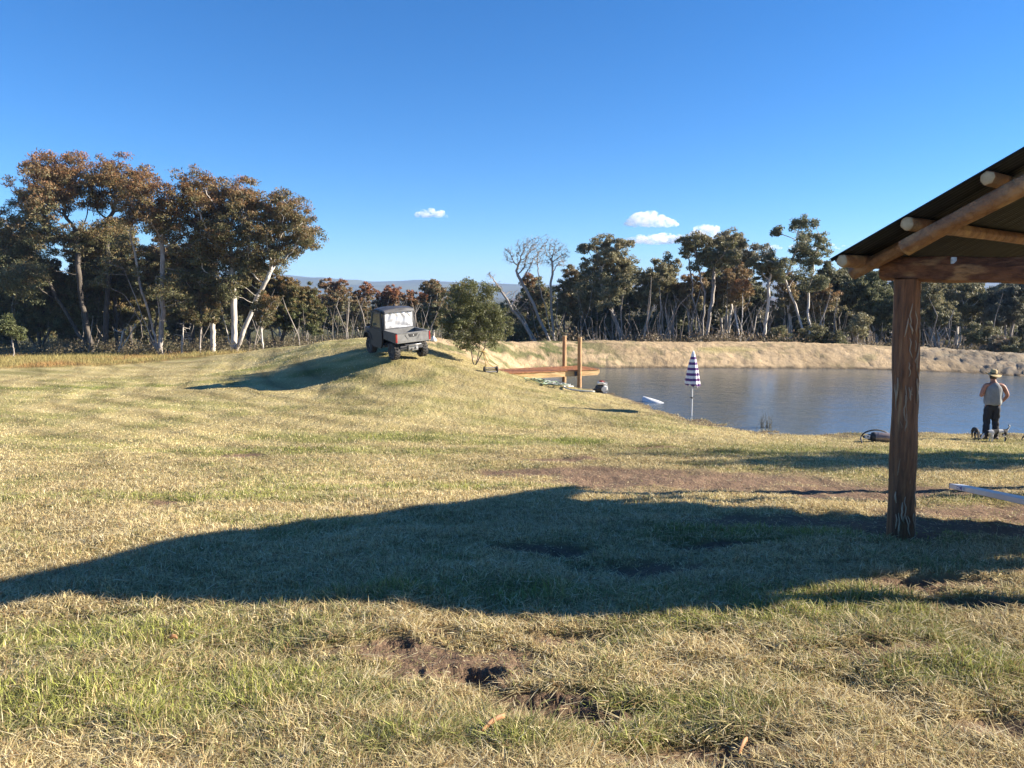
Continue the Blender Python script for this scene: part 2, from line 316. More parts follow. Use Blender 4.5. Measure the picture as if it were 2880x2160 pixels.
def ground_mat():
    m, nt, p = nodes('ground_grass_soil'); L = nt.links
    a1 = N(nt, 'ShaderNodeAttribute', attribute_name='ma'); a2 = N(nt, 'ShaderNodeAttribute', attribute_name='mb')
    s1 = N(nt, 'ShaderNodeSeparateColor'); s2 = N(nt, 'ShaderNodeSeparateColor')
    L.new(a1.outputs[0], s1.inputs[0]); L.new(a2.outputs[0], s2.inputs[0])
    co = coords(nt); cs = coords(nt, (1, .45, 1))
    fine = noise(nt, 22, 6, .7, co); mid = noise(nt, 3.2, 5, .65, cs); big = noise(nt, .5, 4, .6, co); vf = noise(nt, 90, 3, .7, co)
    dry = mixc(nt, ramp(nt, fine, .3, .7), (.48, .385, .19), (.285, .225, .10))
    dry = mixc(nt, ramp(nt, mid, .35, .7), dry, (.32, .27, .11))
    grn = mixc(nt, ramp(nt, fine, .3, .7), (.20, .215, .06), (.12, .13, .035))
    # mowing stripes on the left field
    wv = N(nt, 'ShaderNodeTexWave'); wv.bands_direction = 'X'; wv.inputs['Scale'].default_value = .22; wv.inputs['Distortion'].default_value = 1.2; wv.inputs['Detail'].default_value = 2
    rot = N(nt, 'ShaderNodeMapping'); rot.inputs['Rotation'].default_value = (0, 0, R(-62)); tcx = N(nt, 'ShaderNodeTexCoord'); L.new(tcx.outputs['Object'], rot.inputs['Vector']); L.new(rot.outputs[0], wv.inputs['Vector'])
    grass = mixc(nt, s1.outputs[0], dry, grn)
    lightm = N(nt, 'ShaderNodeMath', operation='MULTIPLY'); L.new(ramp(nt, wv.outputs[1], .45, .9), lightm.inputs[0]); lightm.inputs[1].default_value = .35
    grass = mixc(nt, lightm.outputs[0], grass, (.50, .42, .22))
    soil = mixc(nt, ramp(nt, fine, .3, .7), (.27, .18, .12), (.15, .10, .065))
    soil = mixc(nt, ramp(nt, vf, .62, .72), soil, (.45, .36, .22))
    g = mixc(nt, s1.outputs[1], grass, soil)
    sandc = mixc(nt, ramp(nt, mid, .35, .65), (.52, .39, .235), (.39, .285, .165))
    sandc = mixc(nt, ramp(nt, fine, .55, .75), sandc, (.25, .19, .11))
    sandc = mixc(nt, s2.outputs[1], sandc, mixc(nt, ramp(nt, fine, .4, .6), (.15, .16, .06), (.09, .10, .04)))
    sandc = mixc(nt, s2.outputs[2], sandc, mixc(nt, ramp(nt, mid, .4, .6), (.14, .14, .13), (.26, .21, .15)))
    g = mixc(nt, s1.outputs[2], g, sandc)
    g = mixc(nt, s2.outputs[0], g, mixc(nt, ramp(nt, mid, .35, .65), (.30, .18, .065), (.24, .20, .07)))
    a3 = N(nt, 'ShaderNodeAttribute', attribute_name='mc'); g = mixc(nt, 1.0, g, a3.outputs[0], 'MULTIPLY')
    # far country: olive scrub
    geo = N(nt, 'ShaderNodeNewGeometry'); ln = N(nt, 'ShaderNodeVectorMath', operation='LENGTH'); L.new(geo.outputs['Position'], ln.inputs[0])
    g = mixc(nt, ramp(nt, ln.outputs['Value'], 62, 100), g, mixc(nt, ramp(nt, noise(nt, .08, 6, .7, co), .4, .6), (.085, .085, .04), (.17, .14, .07)))
    spx = N(nt, 'ShaderNodeSeparateXYZ'); L.new(geo.outputs['Position'], spx.inputs[0])
    mw = N(nt, 'ShaderNodeMath', operation='MULTIPLY'); L.new(ramp(nt, spx.outputs[1], 51, 55), mw.inputs[0]); L.new(ramp(nt, spx.outputs[0], -5, 0), mw.inputs[1])
    g = mixc(nt, mw.outputs[0], g, mixc(nt, ramp(nt, fine, .4, .6), (.10, .075, .045), (.055, .05, .03)))
    g = mixc(nt, ramp(nt, spx.outputs[1], 60, 63), g, mixc(nt, ramp(nt, fine, .4, .6), (.12, .115, .05), (.08, .075, .035)))
    wet = N(nt, 'ShaderNodeMath', operation='MULTIPLY_ADD'); L.new(noise(nt, 2.5, 4, .6, co), wet.inputs[0]); wet.inputs[1].default_value = -.22; L.new(spx.outputs[2], wet.inputs[2])
    wm = N(nt, 'ShaderNodeMath', operation='MULTIPLY'); L.new(ramp(nt, wet.outputs[0], WZ + .02, WZ - .10), wm.inputs[0]); L.new(ramp(nt, spx.outputs[0], -1, 1), wm.inputs[1])
    g = mixc(nt, wm.outputs[0], g, (.13, .10, .065))
    L.new(g, p.inputs['Base Color']); p.inputs['Roughness'].default_value = .95; p.inputs['Specular IOR Level'].default_value = .1
    h = N(nt, 'ShaderNodeMath', operation='ADD'); L.new(fine, h.inputs[0]); mm = N(nt, 'ShaderNodeMath', operation='MULTIPLY'); L.new(mid, mm.inputs[0]); mm.inputs[1].default_value = 2.2; L.new(mm.outputs[0], h.inputs[1])
    bump(nt, p, h.outputs[0], .9, .06)
    return m
c3 = np.repeat(tone(V[:, 0], V[:, 1])[:, None], 4, 1)
G = np_mesh('ground', V, [quads, tri], ground_mat(), smooth=True, colr={'ma': c1, 'mb': c2, 'mc': c3}); tag(G, kind='structure')

# water
def water_mat():
    m, nt, p = nodes('pond_water'); L = nt.links
    co = coords(nt, (1, 1.0, 1)); n1 = noise(nt, 5.5, 5, .6, co); n2 = noise(nt, .22, 2, .5, co); n3 = noise(nt, 1.3, 3, .5, co)
    L.new(mixc(nt, ramp(nt, n2, .35, .65), (.115, .13, .13), (.095, .118, .13)), p.inputs['Base Color'])
    p.inputs['Roughness'].default_value = .07; p.inputs['IOR'].default_value = 1.45; p.inputs['Specular IOR Level'].default_value = .75
    h = N(nt, 'ShaderNodeMath', operation='ADD'); L.new(n1, h.inputs[0]); L.new(n3, h.inputs[1])
    h2 = N(nt, 'ShaderNodeMath', operation='MULTIPLY'); L.new(h.outputs[0], h2.inputs[0]); L.new(ramp(nt, n2, -.4, .6), h2.inputs[1])
    bump(nt, p, h2.outputs[0], .28, .05)
    return m
ctr = np.mean(pond, 0); wp = [(q[0] + (q[0] - ctr[0]) / math.hypot(*(np.array(q) - ctr)) * 1.6, q[1] + (q[1] - ctr[1]) / math.hypot(*(np.array(q) - ctr)) * 1.6) for q in pond]
me = bpy.data.meshes.new('water'); me.from_pydata([(x, y, WZ) for x, y in wp], [], [tuple(range(len(wp)))])
import bmesh
bm = bmesh.new(); bm.from_mesh(me); bmesh.ops.triangulate(bm, faces=bm.faces); bmesh.ops.recalc_face_normals(bm, faces=bm.faces)
for f in bm.faces:
    if f.normal.z < 0: f.normal_flip()
bm.to_mesh(me); bm.free()
water = tag(link_mesh('water', me, water_mat()), kind='structure')

# distant hills: a long ridge with real depth, far behind the woods
hx = np.linspace(-4200, 4200, 260); hy = np.linspace(0, 1, 26)
HX, HT = np.meshgrid(hx, hy, indexing='ij'); HY = 2500 + HT * 1400 + 90 * np.sin(HX / 500)
crest = 40 + 44 * (fbm(HX, HX * 0, .0022, 5, 61) - .5) * 2 + 9 * np.sin(HX / 210 + 1.3)
HZ = -24 + (crest + 24) * np.sin(np.pi * np.clip(HT * .9, 0, 1)) ** 1.2 + (fbm(HX, HY, .004, 4, 62) - .5) * 14
nh, nw = HX.shape; i = np.arange(nh - 1)[:, None]; j = np.arange(nw - 1)[None, :]
hq = np.stack([i * nw + j, (i + 1) * nw + j, (i + 1) * nw + j + 1, i * nw + j + 1], -1).reshape(-1, 4)
hm = simple('hill_scrub', (.10, .11, .05), (.05, .06, .03), .004, .95, lo=.4, hi=.6)
tag(np_mesh('hills', np.c_[HX.ravel(), HY.ravel(), HZ.ravel()], [hq], hm, smooth=True), kind='structure')

# ------------------------------------------------------------------ materials
def leaf_mat():
    m, nt, p = nodes('leaf'); L = nt.links
    a = N(nt, 'ShaderNodeAttribute', attribute_name='col'); L.new(a.outputs[0], p.inputs['Base Color'])
    p.inputs['Roughness'].default_value = .55; p.inputs['Specular IOR Level'].default_value = .3
    tr = N(nt, 'ShaderNodeBsdfTranslucent'); L.new(a.outputs[0], tr.inputs[0]); mx = N(nt, 'ShaderNodeMixShader'); mx.inputs[0].default_value = .32
    L.new(p.outputs[0], mx.inputs[1]); L.new(tr.outputs[0], mx.inputs[2]); L.new(mx.outputs[0], nt.nodes['Material Output'].inputs[0])
    return m
LEAF = leaf_mat()
def bark(name, a, b, c):
    m, nt, p = nodes(name); co = coords(nt, (1, 1, .25)); n1 = noise(nt, 1.6, 5, .7, co); n2 = noise(nt, 9, 4, .7, co)
    k = mixc(nt, ramp(nt, n1, .45, .62), a, b); k = mixc(nt, ramp(nt, n2, .5, .75), k, c)
    nt.links.new(k, p.inputs['Base Color']); p.inputs['Roughness'].default_value = .85; bump(nt, p, n2, .5, .03); return m
BARK_W = bark('pale_bark', (.62, .57, .50), (.33, .29, .25), (.50, .46, .42))
BARK_M = bark('mottled_bark', (.36, .32, .28), (.16, .13, .11), (.42, .37, .32))
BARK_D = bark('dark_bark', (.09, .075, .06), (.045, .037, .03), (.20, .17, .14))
BARK_G = bark('bare_bark', (.30, .265, .23), (.20, .17, .145), (.36, .325, .28))
BARKS = dict(W=BARK_W, M=BARK_M, D=BARK_D, G=BARK_G)

# ------------------------------------------------------------------ trees
def grow(stems, attr, step, kill, rg, iters=160, up=.12):
    """space colonisation from given stems (lists of points) towards attractors"""
    P = []; par = []
    for st in stems:
        prev = -1 if not P else 0
        for q, a in enumerate(st):
            if prev == 0 and q == 0: continue
            P.append(np.array(a)); par.append(prev if prev >= 0 else -1); prev = len(P) - 1
    P = [np.array(p, float) for p in P]
    att = np.array(attr, float); Pn = np.array(P)
    d = np.sqrt(((att[:, None] - Pn[None]) ** 2).sum(-1)); bi = d.argmin(1); bd = d.min(1); alive = np.ones(len(att), bool); tips = []
    for it in range(iters):
        hit = alive & (bd < kill)
        for k in np.nonzero(hit)[0]: tips.append((bi[k], att[k]))
        alive &= ~hit
        if not alive.any(): break
        ks = np.nonzero(alive)[0]; new = []; u, inv = np.unique(bi[ks], return_inverse=True)
        Pn = np.array(P)
        dv = att[ks] - Pn[bi[ks]]; dv /= np.linalg.norm(dv, axis=1)[:, None] + 1e-9
        acc = np.zeros((len(u), 3)); np.add.at(acc, inv, dv)
        acc /= np.linalg.norm(acc, axis=1)[:, None] + 1e-9
        acc += rg.normal(0, .22, acc.shape); acc[:, 2] += up
        acc /= np.linalg.norm(acc, axis=1)[:, None] + 1e-9
        q = Pn[u] + acc * step; n0 = len(P)
        P.extend(list(q)); par.extend(list(u))
        d = np.sqrt(((att[:, None] - q[None]) ** 2).sum(-1)); m = d.min(1); w_ = m < bd
        bi[w_] = n0 + d.argmin(1)[w_]; bd[w_] = m[w_]
    for k in np.nonzero(alive)[0]: tips.append((bi[k], att[k]))
    P = np.array(P); par = np.array(par)
    return P, par, tips
def branch_mesh(P, par, tips, R0, e=1.95, tipr=.012, nmin=3):
    n = len(P); load = np.zeros(n)
    for b, a in tips: load[b] += 1
    for k in range(n - 1, 0, -1): load[par[k]] += load[k] if par[k] >= 0 else 0
    # parents always precede children
    root = max(load[0], 1); r = np.maximum(R0 * (load / root) ** (1 / e), tipr * .6)
    keep = np.nonzero((load > 0) & (par >= 0))[0]
    A_ = P[par[keep]]; B_ = P[keep]; ra = np.minimum(r[par[keep]], r[keep] * 1.35); rb = r[keep]
    T = np.array([b for b, a in tips]); TA = np.array([a for b, a in tips]); A_ = np.r_[A_, P[T]]; B_ = np.r_[B_, TA]
    ra = np.r_[ra, np.minimum(r[T], tipr * 1.6)]; rb = np.r_[rb, np.full(len(T), tipr * .5)]
    return tubes(A_, B_, ra, rb, 6)
def tubes(A_, B_, ra, rb, n):
    D = B_ - A_; ln = np.linalg.norm(D, axis=1)[:, None] + 1e-9; D = D / ln; B_ = B_ + D * rb[:, None] * .4
    ref = np.where(np.abs(D[:, 2:3]) > .9, np.array([[1., 0, 0]]), np.array([[0, 0, 1.]])); S = np.cross(D, ref); S /= np.linalg.norm(S, axis=1)[:, None]; U = np.cross(S, D)
    a = np.arange(n) * 2 * math.pi / n; cs, sn = np.cos(a), np.sin(a)
    ring = S[:, None] * cs[None, :, None] + U[:, None] * sn[None, :, None]
    Va = A_[:, None] + ring * ra[:, None, None]; Vb = B_[:, None] + ring * rb[:, None, None]
    V = np.concatenate([Va, Vb], 1).reshape(-1, 3); k = np.arange(len(A_))[:, None] * 2 * n; j = np.arange(n)[None]
    Q = np.stack([k + j, k + (j + 1) % n, k + n + (j + 1) % n, k + n + j], -1).reshape(-1, 4)
    return V, Q
def leaves(cent, rc, n, size, cols, rg, zmin, zmax, flat=.6, rust=.5, droop=.5):
    """small leaf-sized faces spread in clumps round branch ends"""
    K = len(cent); cent = np.repeat(cent, n, 0); rcv = np.repeat(rc, n)[:, None]
    d = rg.normal(size=(K * n, 3)); d /= np.linalg.norm(d, axis=1)[:, None]
    rad = rg.random((K * n, 1)) ** .45; off = d * rad * rcv; off[:, 2] *= flat
    c = cent + off
    ax = rg.normal(size=c.shape); ax[:, 2] -= droop; ax /= np.linalg.norm(ax, axis=1)[:, None]
    nr_ = d * .9 + rg.normal(size=c.shape) * .6; nr_[:, 2] += .35
    sd = np.cross(ax, nr_); sd /= np.linalg.norm(sd, axis=1)[:, None] + 1e-9
    L_ = size * (0.6 + .8 * rg.random((K * n, 1))); W_ = L_ * .30
    Vv = np.stack([c - ax * L_, c + sd * W_, c + ax * L_, c - sd * W_], 1).reshape(-1, 3)
    Q = np.arange(K * n * 4).reshape(-1, 4)
    hgt = np.clip((c[:, 2] - zmin) / (zmax - zmin + 1e-6), 0, 1); clr = np.repeat(rg.random(K), n)
    t = np.clip(rust * (.02 + 1.15 * hgt ** 1.8) + (off[:, 2] / rcv[:, 0]) * .25 + (clr - .5) * .4 + rg.normal(0, .12, K * n), 0, 1)[:, None]
    g, r_ = np.array(cols[0]), np.array(cols[1]); cc = g * (1 - t) + r_ * t; cc *= (.72 + .56 * rg.random((K * n, 1)))
    cc = np.repeat(np.c_[cc, np.ones(len(cc))], 4, 0)
    return Vv, Q, cc
OLV = (.235, .225, .125); OLV2 = (.165, .175, .09); GRN = (.10, .115, .042); RUST = (.29, .115, .048); RST2 = (.31, .165, .07); TAN = (.26, .20, .11); GREY = (.20, .20, .15)
def tree(name, label, base, blobs, D, r0, bk='M', fork=.3, cols=((.155, .155, .070), RUST), dens=1.0, seed=0, rust=.5, leaf=True, group=None, cat='tree', stems=None, leafsize=None, natt=None, deep=1.0, clump=1.0, up=.12, lpc=None, zoom=None, flat=.6):
    rg = np.random.default_rng(seed + 100)
    if zoom: s_, ox, oy = zoom; base = (base[0] / s_ + ox, base[1] / s_ + oy); blobs = [(b[0] / s_ + ox, b[1] / s_ + oy, b[2] / s_) for b in blobs]
    bp = at(base[0], base[1], D); bz = gz(bp.x, bp.y); root = np.array([bp.x, bp.y, bz - .15])
    att = []; k = D / F
    if len(blobs) > 5 and leaf and bk != 'X':
        ex = []
        for a_, c_ in zip(blobs[:-1], blobs[1:]):
            if math.hypot(a_[0] - c_[0], a_[1] - c_[1]) < 2.6 * (a_[2] + c_[2]) / 2: ex.append(((a_[0] + c_[0]) / 2 + rg.normal(0, .2) * a_[2], (a_[1] + c_[1]) / 2 + abs(rg.normal(0, .35)) * a_[2], (a_[2] + c_[2]) * .42))
        blobs = blobs + ex
    top = max((at(b[0], b[1], D).z + b[2] * k) for b in blobs); hh = top - bz
    vol = sum((b[2] * k) ** 2.2 for b in blobs); sp = max(.42, hh * .052)
    for b in blobs:
        dd = D + rg.normal(0, 1) * .09 * hh * deep; c = np.array(at(b[0], b[1], D)); c[1] = dd; rr = b[2] * k
        m = max(5, int((natt or 1) * 12.0 * (rr / sp) ** 2.1 * dens))
        q = rg.normal(size=(m, 3)); q /= np.linalg.norm(q, axis=1)[:, None]; q *= (rg.random((m, 1)) ** .45) * rr * 1.25; q[:, 1] *= deep
        att.append(c + q)
    att = np.concatenate(att); att = att[att[:, 2] > bz + .25]
    cen = att.mean(0); forkp = root + (cen - root) * np.array([fork * .5, fork * .5, fork]); st = []
    if stems:
        for (sx, sy) in stems:
            e = np.array(at(sx / (zoom[0] if zoom else 1) + (zoom[1] if zoom else 0), sy / (zoom[0] if zoom else 1) + (zoom[2] if zoom else 0), D)); e[1] += rg.normal(0, .25)
            m = max(4, int(np.linalg.norm(e - root) / (hh * .04))); wb = np.cumsum(rg.normal(0, hh * .004, (m + 1, 3)), 0); wb[0] = 0
            st.append([root + (e - root) * (i / m) + wb[i] for i in range(m + 1)])
    elif len(blobs) > 3 and leaf and not name.startswith(('shrub', 'sapling')):
        for b in sorted(blobs, key=lambda q: q[0])[::max(1, len(blobs) // 3)][:3]:
            e = np.array(at(b[0], b[1], D)); e[1] += rg.normal(0, .06) * hh; e = root + (e - root) * rg.uniform(.5, .75); m = 9; wb = np.cumsum(rg.normal(0, hh * .006, (m + 1, 3)), 0); wb[0] = 0
            st.append([root + (e - root) * np.array([(i / m) ** 1.5, (i / m) ** 1.5, i / m]) + wb[i] for i in range(m + 1)])
    else:
        m = 6; wb = np.cumsum(rg.normal(0, hh * .006, (m + 1, 3)), 0); wb[0] = 0
        st.append([root + (forkp - root) * (i / m) + wb[i] for i in range(m + 1)])
    P, par, tips = grow(st, att, hh * .026, hh * .032, rg, up=up)
    V, Q = branch_mesh(P, par, tips, r0 * .82, tipr=max(.009, D * .00022) * (1 if leaf else .75), e=1.95 if leaf else 1.7)
    rt = empty(name, tuple(root)); tag(rt, label, cat, group)
    np_mesh('trunk', V - root, [Q], BARKS[bk], rt, smooth=True)
    if leaf:
        ls = leafsize or max(.07, D * .0018); T = np.array([a for b, a in tips]); rc = sp * (.74 if zoom == Z1 else .64) * clump * (.7 + .6 * rg.random(len(T)))
        n = lpc or int((84 if zoom == Z1 else 66) * dens)
        Vv, Q2, cc = leaves(T, rc, n, ls, cols, rg, bz + hh * .25, top, rust=rust, flat=flat)
        np_mesh('crown', Vv - root, [Q2], LEAF, rt, colr={'col': cc})
    return rt
Z1 = (2.304, 0, 400); Z3 = (2.765, 1300, 600); Z5 = (2.514, 2000, 560)
GL = 'gum trees at the left edge of the field'; GR = 'gum trees in the row behind the dam bank'
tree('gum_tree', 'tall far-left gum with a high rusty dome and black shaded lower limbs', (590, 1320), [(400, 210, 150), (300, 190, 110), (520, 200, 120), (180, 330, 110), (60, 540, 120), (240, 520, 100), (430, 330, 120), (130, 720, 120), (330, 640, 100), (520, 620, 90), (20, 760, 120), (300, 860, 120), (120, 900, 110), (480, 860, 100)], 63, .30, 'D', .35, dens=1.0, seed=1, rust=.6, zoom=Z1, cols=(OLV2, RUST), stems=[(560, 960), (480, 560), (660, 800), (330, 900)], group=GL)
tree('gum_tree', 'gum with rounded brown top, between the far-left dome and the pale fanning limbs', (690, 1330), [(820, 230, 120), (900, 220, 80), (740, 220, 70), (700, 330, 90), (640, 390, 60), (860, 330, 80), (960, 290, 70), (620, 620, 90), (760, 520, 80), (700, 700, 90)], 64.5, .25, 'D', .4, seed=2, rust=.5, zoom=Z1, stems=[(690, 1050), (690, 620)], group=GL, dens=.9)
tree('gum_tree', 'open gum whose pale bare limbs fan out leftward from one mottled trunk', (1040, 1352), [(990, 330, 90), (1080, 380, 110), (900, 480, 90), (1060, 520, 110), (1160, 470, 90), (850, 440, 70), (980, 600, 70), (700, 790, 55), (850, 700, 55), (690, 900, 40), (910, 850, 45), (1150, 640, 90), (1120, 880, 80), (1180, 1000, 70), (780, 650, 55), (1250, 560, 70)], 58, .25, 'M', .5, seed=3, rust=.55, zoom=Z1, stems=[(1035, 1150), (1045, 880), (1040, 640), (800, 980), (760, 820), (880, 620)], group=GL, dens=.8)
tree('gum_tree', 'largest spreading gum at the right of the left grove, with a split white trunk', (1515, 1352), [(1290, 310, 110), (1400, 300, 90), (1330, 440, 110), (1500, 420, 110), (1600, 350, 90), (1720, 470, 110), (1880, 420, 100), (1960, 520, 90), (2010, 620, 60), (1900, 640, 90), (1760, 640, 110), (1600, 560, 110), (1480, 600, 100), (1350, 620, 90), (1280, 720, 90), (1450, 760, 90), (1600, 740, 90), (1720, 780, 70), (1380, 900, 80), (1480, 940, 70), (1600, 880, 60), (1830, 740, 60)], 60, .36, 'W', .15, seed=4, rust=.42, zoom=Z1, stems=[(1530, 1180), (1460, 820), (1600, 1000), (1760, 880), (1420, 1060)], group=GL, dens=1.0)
tree('gum_tree', 'pale trunked gum standing just left of the big split white trunk', (1380, 1360), [(1300, 880, 80), (1230, 820, 80), (1180, 760, 70), (1330, 1000, 70), (1250, 940, 70), (1420, 1010, 60)], 61.5, .24, 'W', .5, seed=5, rust=.35, zoom=Z1, stems=[(1385, 1020)], group=GL)
tree('gum_tree', 'low broad olive gum right of the big white trunk, crown hanging over the far meadow', (1795, 1250), [(1830, 960, 80), (1930, 1000, 90), (2010, 1110, 80), (1780, 1080, 70), (1900, 1120, 80), (2050, 1200, 45), (1700, 1000, 60)], 66, .2, 'D', .25, seed=6, rust=.32, zoom=Z1, cols=(GRN, RST2), group=GL)
tree('sapling', 'thin white stemmed sapling standing alone at the right foot of the left grove', (1708, 1362), [(1700, 1090, 60), (1740, 1010, 50), (1670, 1150, 45), (1740, 1150, 40)], 57, .075, 'W', .6, seed=7, rust=.3, zoom=Z1, stems=[(1712, 1150)], dens=.8)
tree('sapling', 'small drooping gum with thin pale stem between the two pale trunks of the grove', (1290, 1362), [(1290, 1050, 70), (1230, 1110, 50), (1350, 1120, 50), (1280, 1160, 50)], 58.5, .075, 'M', .5, seed=8, rust=.3, zoom=Z1, dens=.8)
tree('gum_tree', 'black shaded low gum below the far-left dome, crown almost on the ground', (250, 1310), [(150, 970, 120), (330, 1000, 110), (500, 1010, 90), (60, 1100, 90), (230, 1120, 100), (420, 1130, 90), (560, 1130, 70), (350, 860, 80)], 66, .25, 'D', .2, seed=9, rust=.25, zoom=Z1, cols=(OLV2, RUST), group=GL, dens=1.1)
tree('gum_tree', 'dim understorey gum behind the pale fanning limbs', (850, 1310), [(780, 900, 80), (900, 960, 80), (820, 1050, 80), (960, 1060, 60), (720, 1020, 70), (880, 1120, 50)], 70, .2, 'D', .3, seed=10, rust=.4, zoom=Z1, group=GL)
tree('shrub', 'small olive shrub at the very left edge below the dark gums', (80, 1330), [(50, 1200, 50), (90, 1240, 40), (20, 1170, 40)], 54, .05, 'M', .2, seed=11, rust=.1, zoom=Z1, cols=(GRN, OLV), cat='shrub', dens=1.2)
tree('dead_sapling', 'forked bare white stems leaning right inside the left grove', (755, 1320), [(830, 1200, 30), (880, 1185, 20), (780, 1230, 20), (740, 1220, 15)], 60, .09, 'W', .5, seed=12, leaf=False, zoom=Z1, stems=[(800, 1215), (870, 1195)])
tree('dead_sapling', 'crooked pale stems just right of the pale fanning gum', (1170, 1350), [(1180, 1190, 40), (1230, 1260, 30), (1140, 1240, 25)], 60, .09, 'W', .5, seed=13, leaf=False, zoom=Z1, stems=[(1190, 1160)])
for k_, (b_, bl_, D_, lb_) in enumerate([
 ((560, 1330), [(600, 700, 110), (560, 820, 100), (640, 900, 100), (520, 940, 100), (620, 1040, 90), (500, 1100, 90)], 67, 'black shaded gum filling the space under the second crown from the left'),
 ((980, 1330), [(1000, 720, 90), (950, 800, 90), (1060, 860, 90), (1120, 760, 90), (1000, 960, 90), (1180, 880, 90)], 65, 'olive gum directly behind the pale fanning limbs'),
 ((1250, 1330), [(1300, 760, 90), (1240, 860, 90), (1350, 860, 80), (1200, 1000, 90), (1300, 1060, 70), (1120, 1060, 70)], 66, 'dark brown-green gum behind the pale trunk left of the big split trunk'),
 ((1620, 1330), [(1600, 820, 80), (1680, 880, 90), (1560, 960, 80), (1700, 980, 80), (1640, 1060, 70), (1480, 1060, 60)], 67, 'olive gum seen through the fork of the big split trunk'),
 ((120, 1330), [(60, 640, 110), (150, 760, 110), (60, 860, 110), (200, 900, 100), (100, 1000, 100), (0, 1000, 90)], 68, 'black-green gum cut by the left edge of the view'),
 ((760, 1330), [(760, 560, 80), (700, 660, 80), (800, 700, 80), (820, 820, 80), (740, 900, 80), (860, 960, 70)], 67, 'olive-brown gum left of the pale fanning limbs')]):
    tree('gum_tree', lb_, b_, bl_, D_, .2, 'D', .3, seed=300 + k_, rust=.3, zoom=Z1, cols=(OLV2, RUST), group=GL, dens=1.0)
# green bush by the utility vehicle
tree('bush', 'round dark green bush with several thin dark stems between the utility vehicle and the jetty', (1335, 1024), [(1330, 800, 22), (1300, 840, 42), (1370, 835, 40), (1275, 885, 40), (1340, 880, 52), (1400, 890, 36), (1290, 930, 40), (1365, 935, 42), (1410, 935, 22), (1330, 960, 26), (1260, 920, 24)], 34, .055, 'D', .1, seed=14, rust=.1, cols=((.12, .13, .05), (.20, .18, .08)), stems=[(1325, 985), (1345, 980), (1365, 975)], cat='bush', leafsize=.055, natt=.9, lpc=66, clump=1.0)
# trees in the gap, farther off
GM = 'farther gum trees in the gap between the two woods'
gap = [(700, 930, 96, [(690, 830, 24), (725, 860, 24), (680, 875, 22)], .3, 'brown topped gum peeping out right of the left grove'),
 (790, 948, 92, [(740, 800, 14), (770, 815, 26), (800, 840, 30), (760, 850, 26), (820, 870, 24)], .6, 'dark domed gum with pale stems left of the utility vehicle cab'),
 (850, 950, 95, [(850, 800, 22), (880, 815, 26), (840, 840, 26), (880, 860, 26), (910, 830, 24)], .7, 'rusty gum whose white stems show left of the cab'),
 (940, 950, 90, [(920, 790, 20), (960, 800, 24), (940, 830, 28), (980, 840, 24), (930, 870, 22)], .55, 'grey-green topped gum rising just left of the cab roof'),
 (1010, 950, 98, [(1000, 820, 22), (1030, 800, 24), (1020, 850, 28)], .8, 'gum with an orange dome directly above the cab'),
 (1090, 950, 94, [(1080, 815, 26), (1110, 800, 24), (1100, 845, 28), (1060, 840, 20)], 1.0, 'brightest orange-brown gum above the silver rear window'),
 (1160, 950, 90, [(1150, 830, 26), (1180, 840, 26), (1160, 870, 26), (1200, 820, 18)], .8, 'maroon-brown gum above the cargo tray'),
 (1215, 950, 82, [(1200, 790, 18), (1225, 785, 18), (1240, 810, 24), (1215, 830, 26), (1235, 860, 26), (1200, 870, 20)], .35, 'dark narrow topped gum between the tray and the green bush'),
 (1290, 950, 86, [(1280, 795, 20), (1305, 785, 14), (1310, 820, 26), (1280, 840, 24)], .3, 'dark gum whose top shows above the round green bush')]
for k, (bx, by, D, bl, ru, lb) in enumerate(gap):
    bl = [(q[0], q[1] + 14 + k % 3 * 6, q[2] * .9) for q in bl]; bl += [(bl[0][0] + 20, 905, 22), (bl[0][0] - 15, 885, 22)]
    tree('gum_tree', lb, (bx, by), bl, D, .17, 'W' if k % 2 else 'M', .35, seed=30 + k, rust=ru, cols=(OLV2, RUST), group=GM, dens=.9, leafsize=.14, lpc=42)
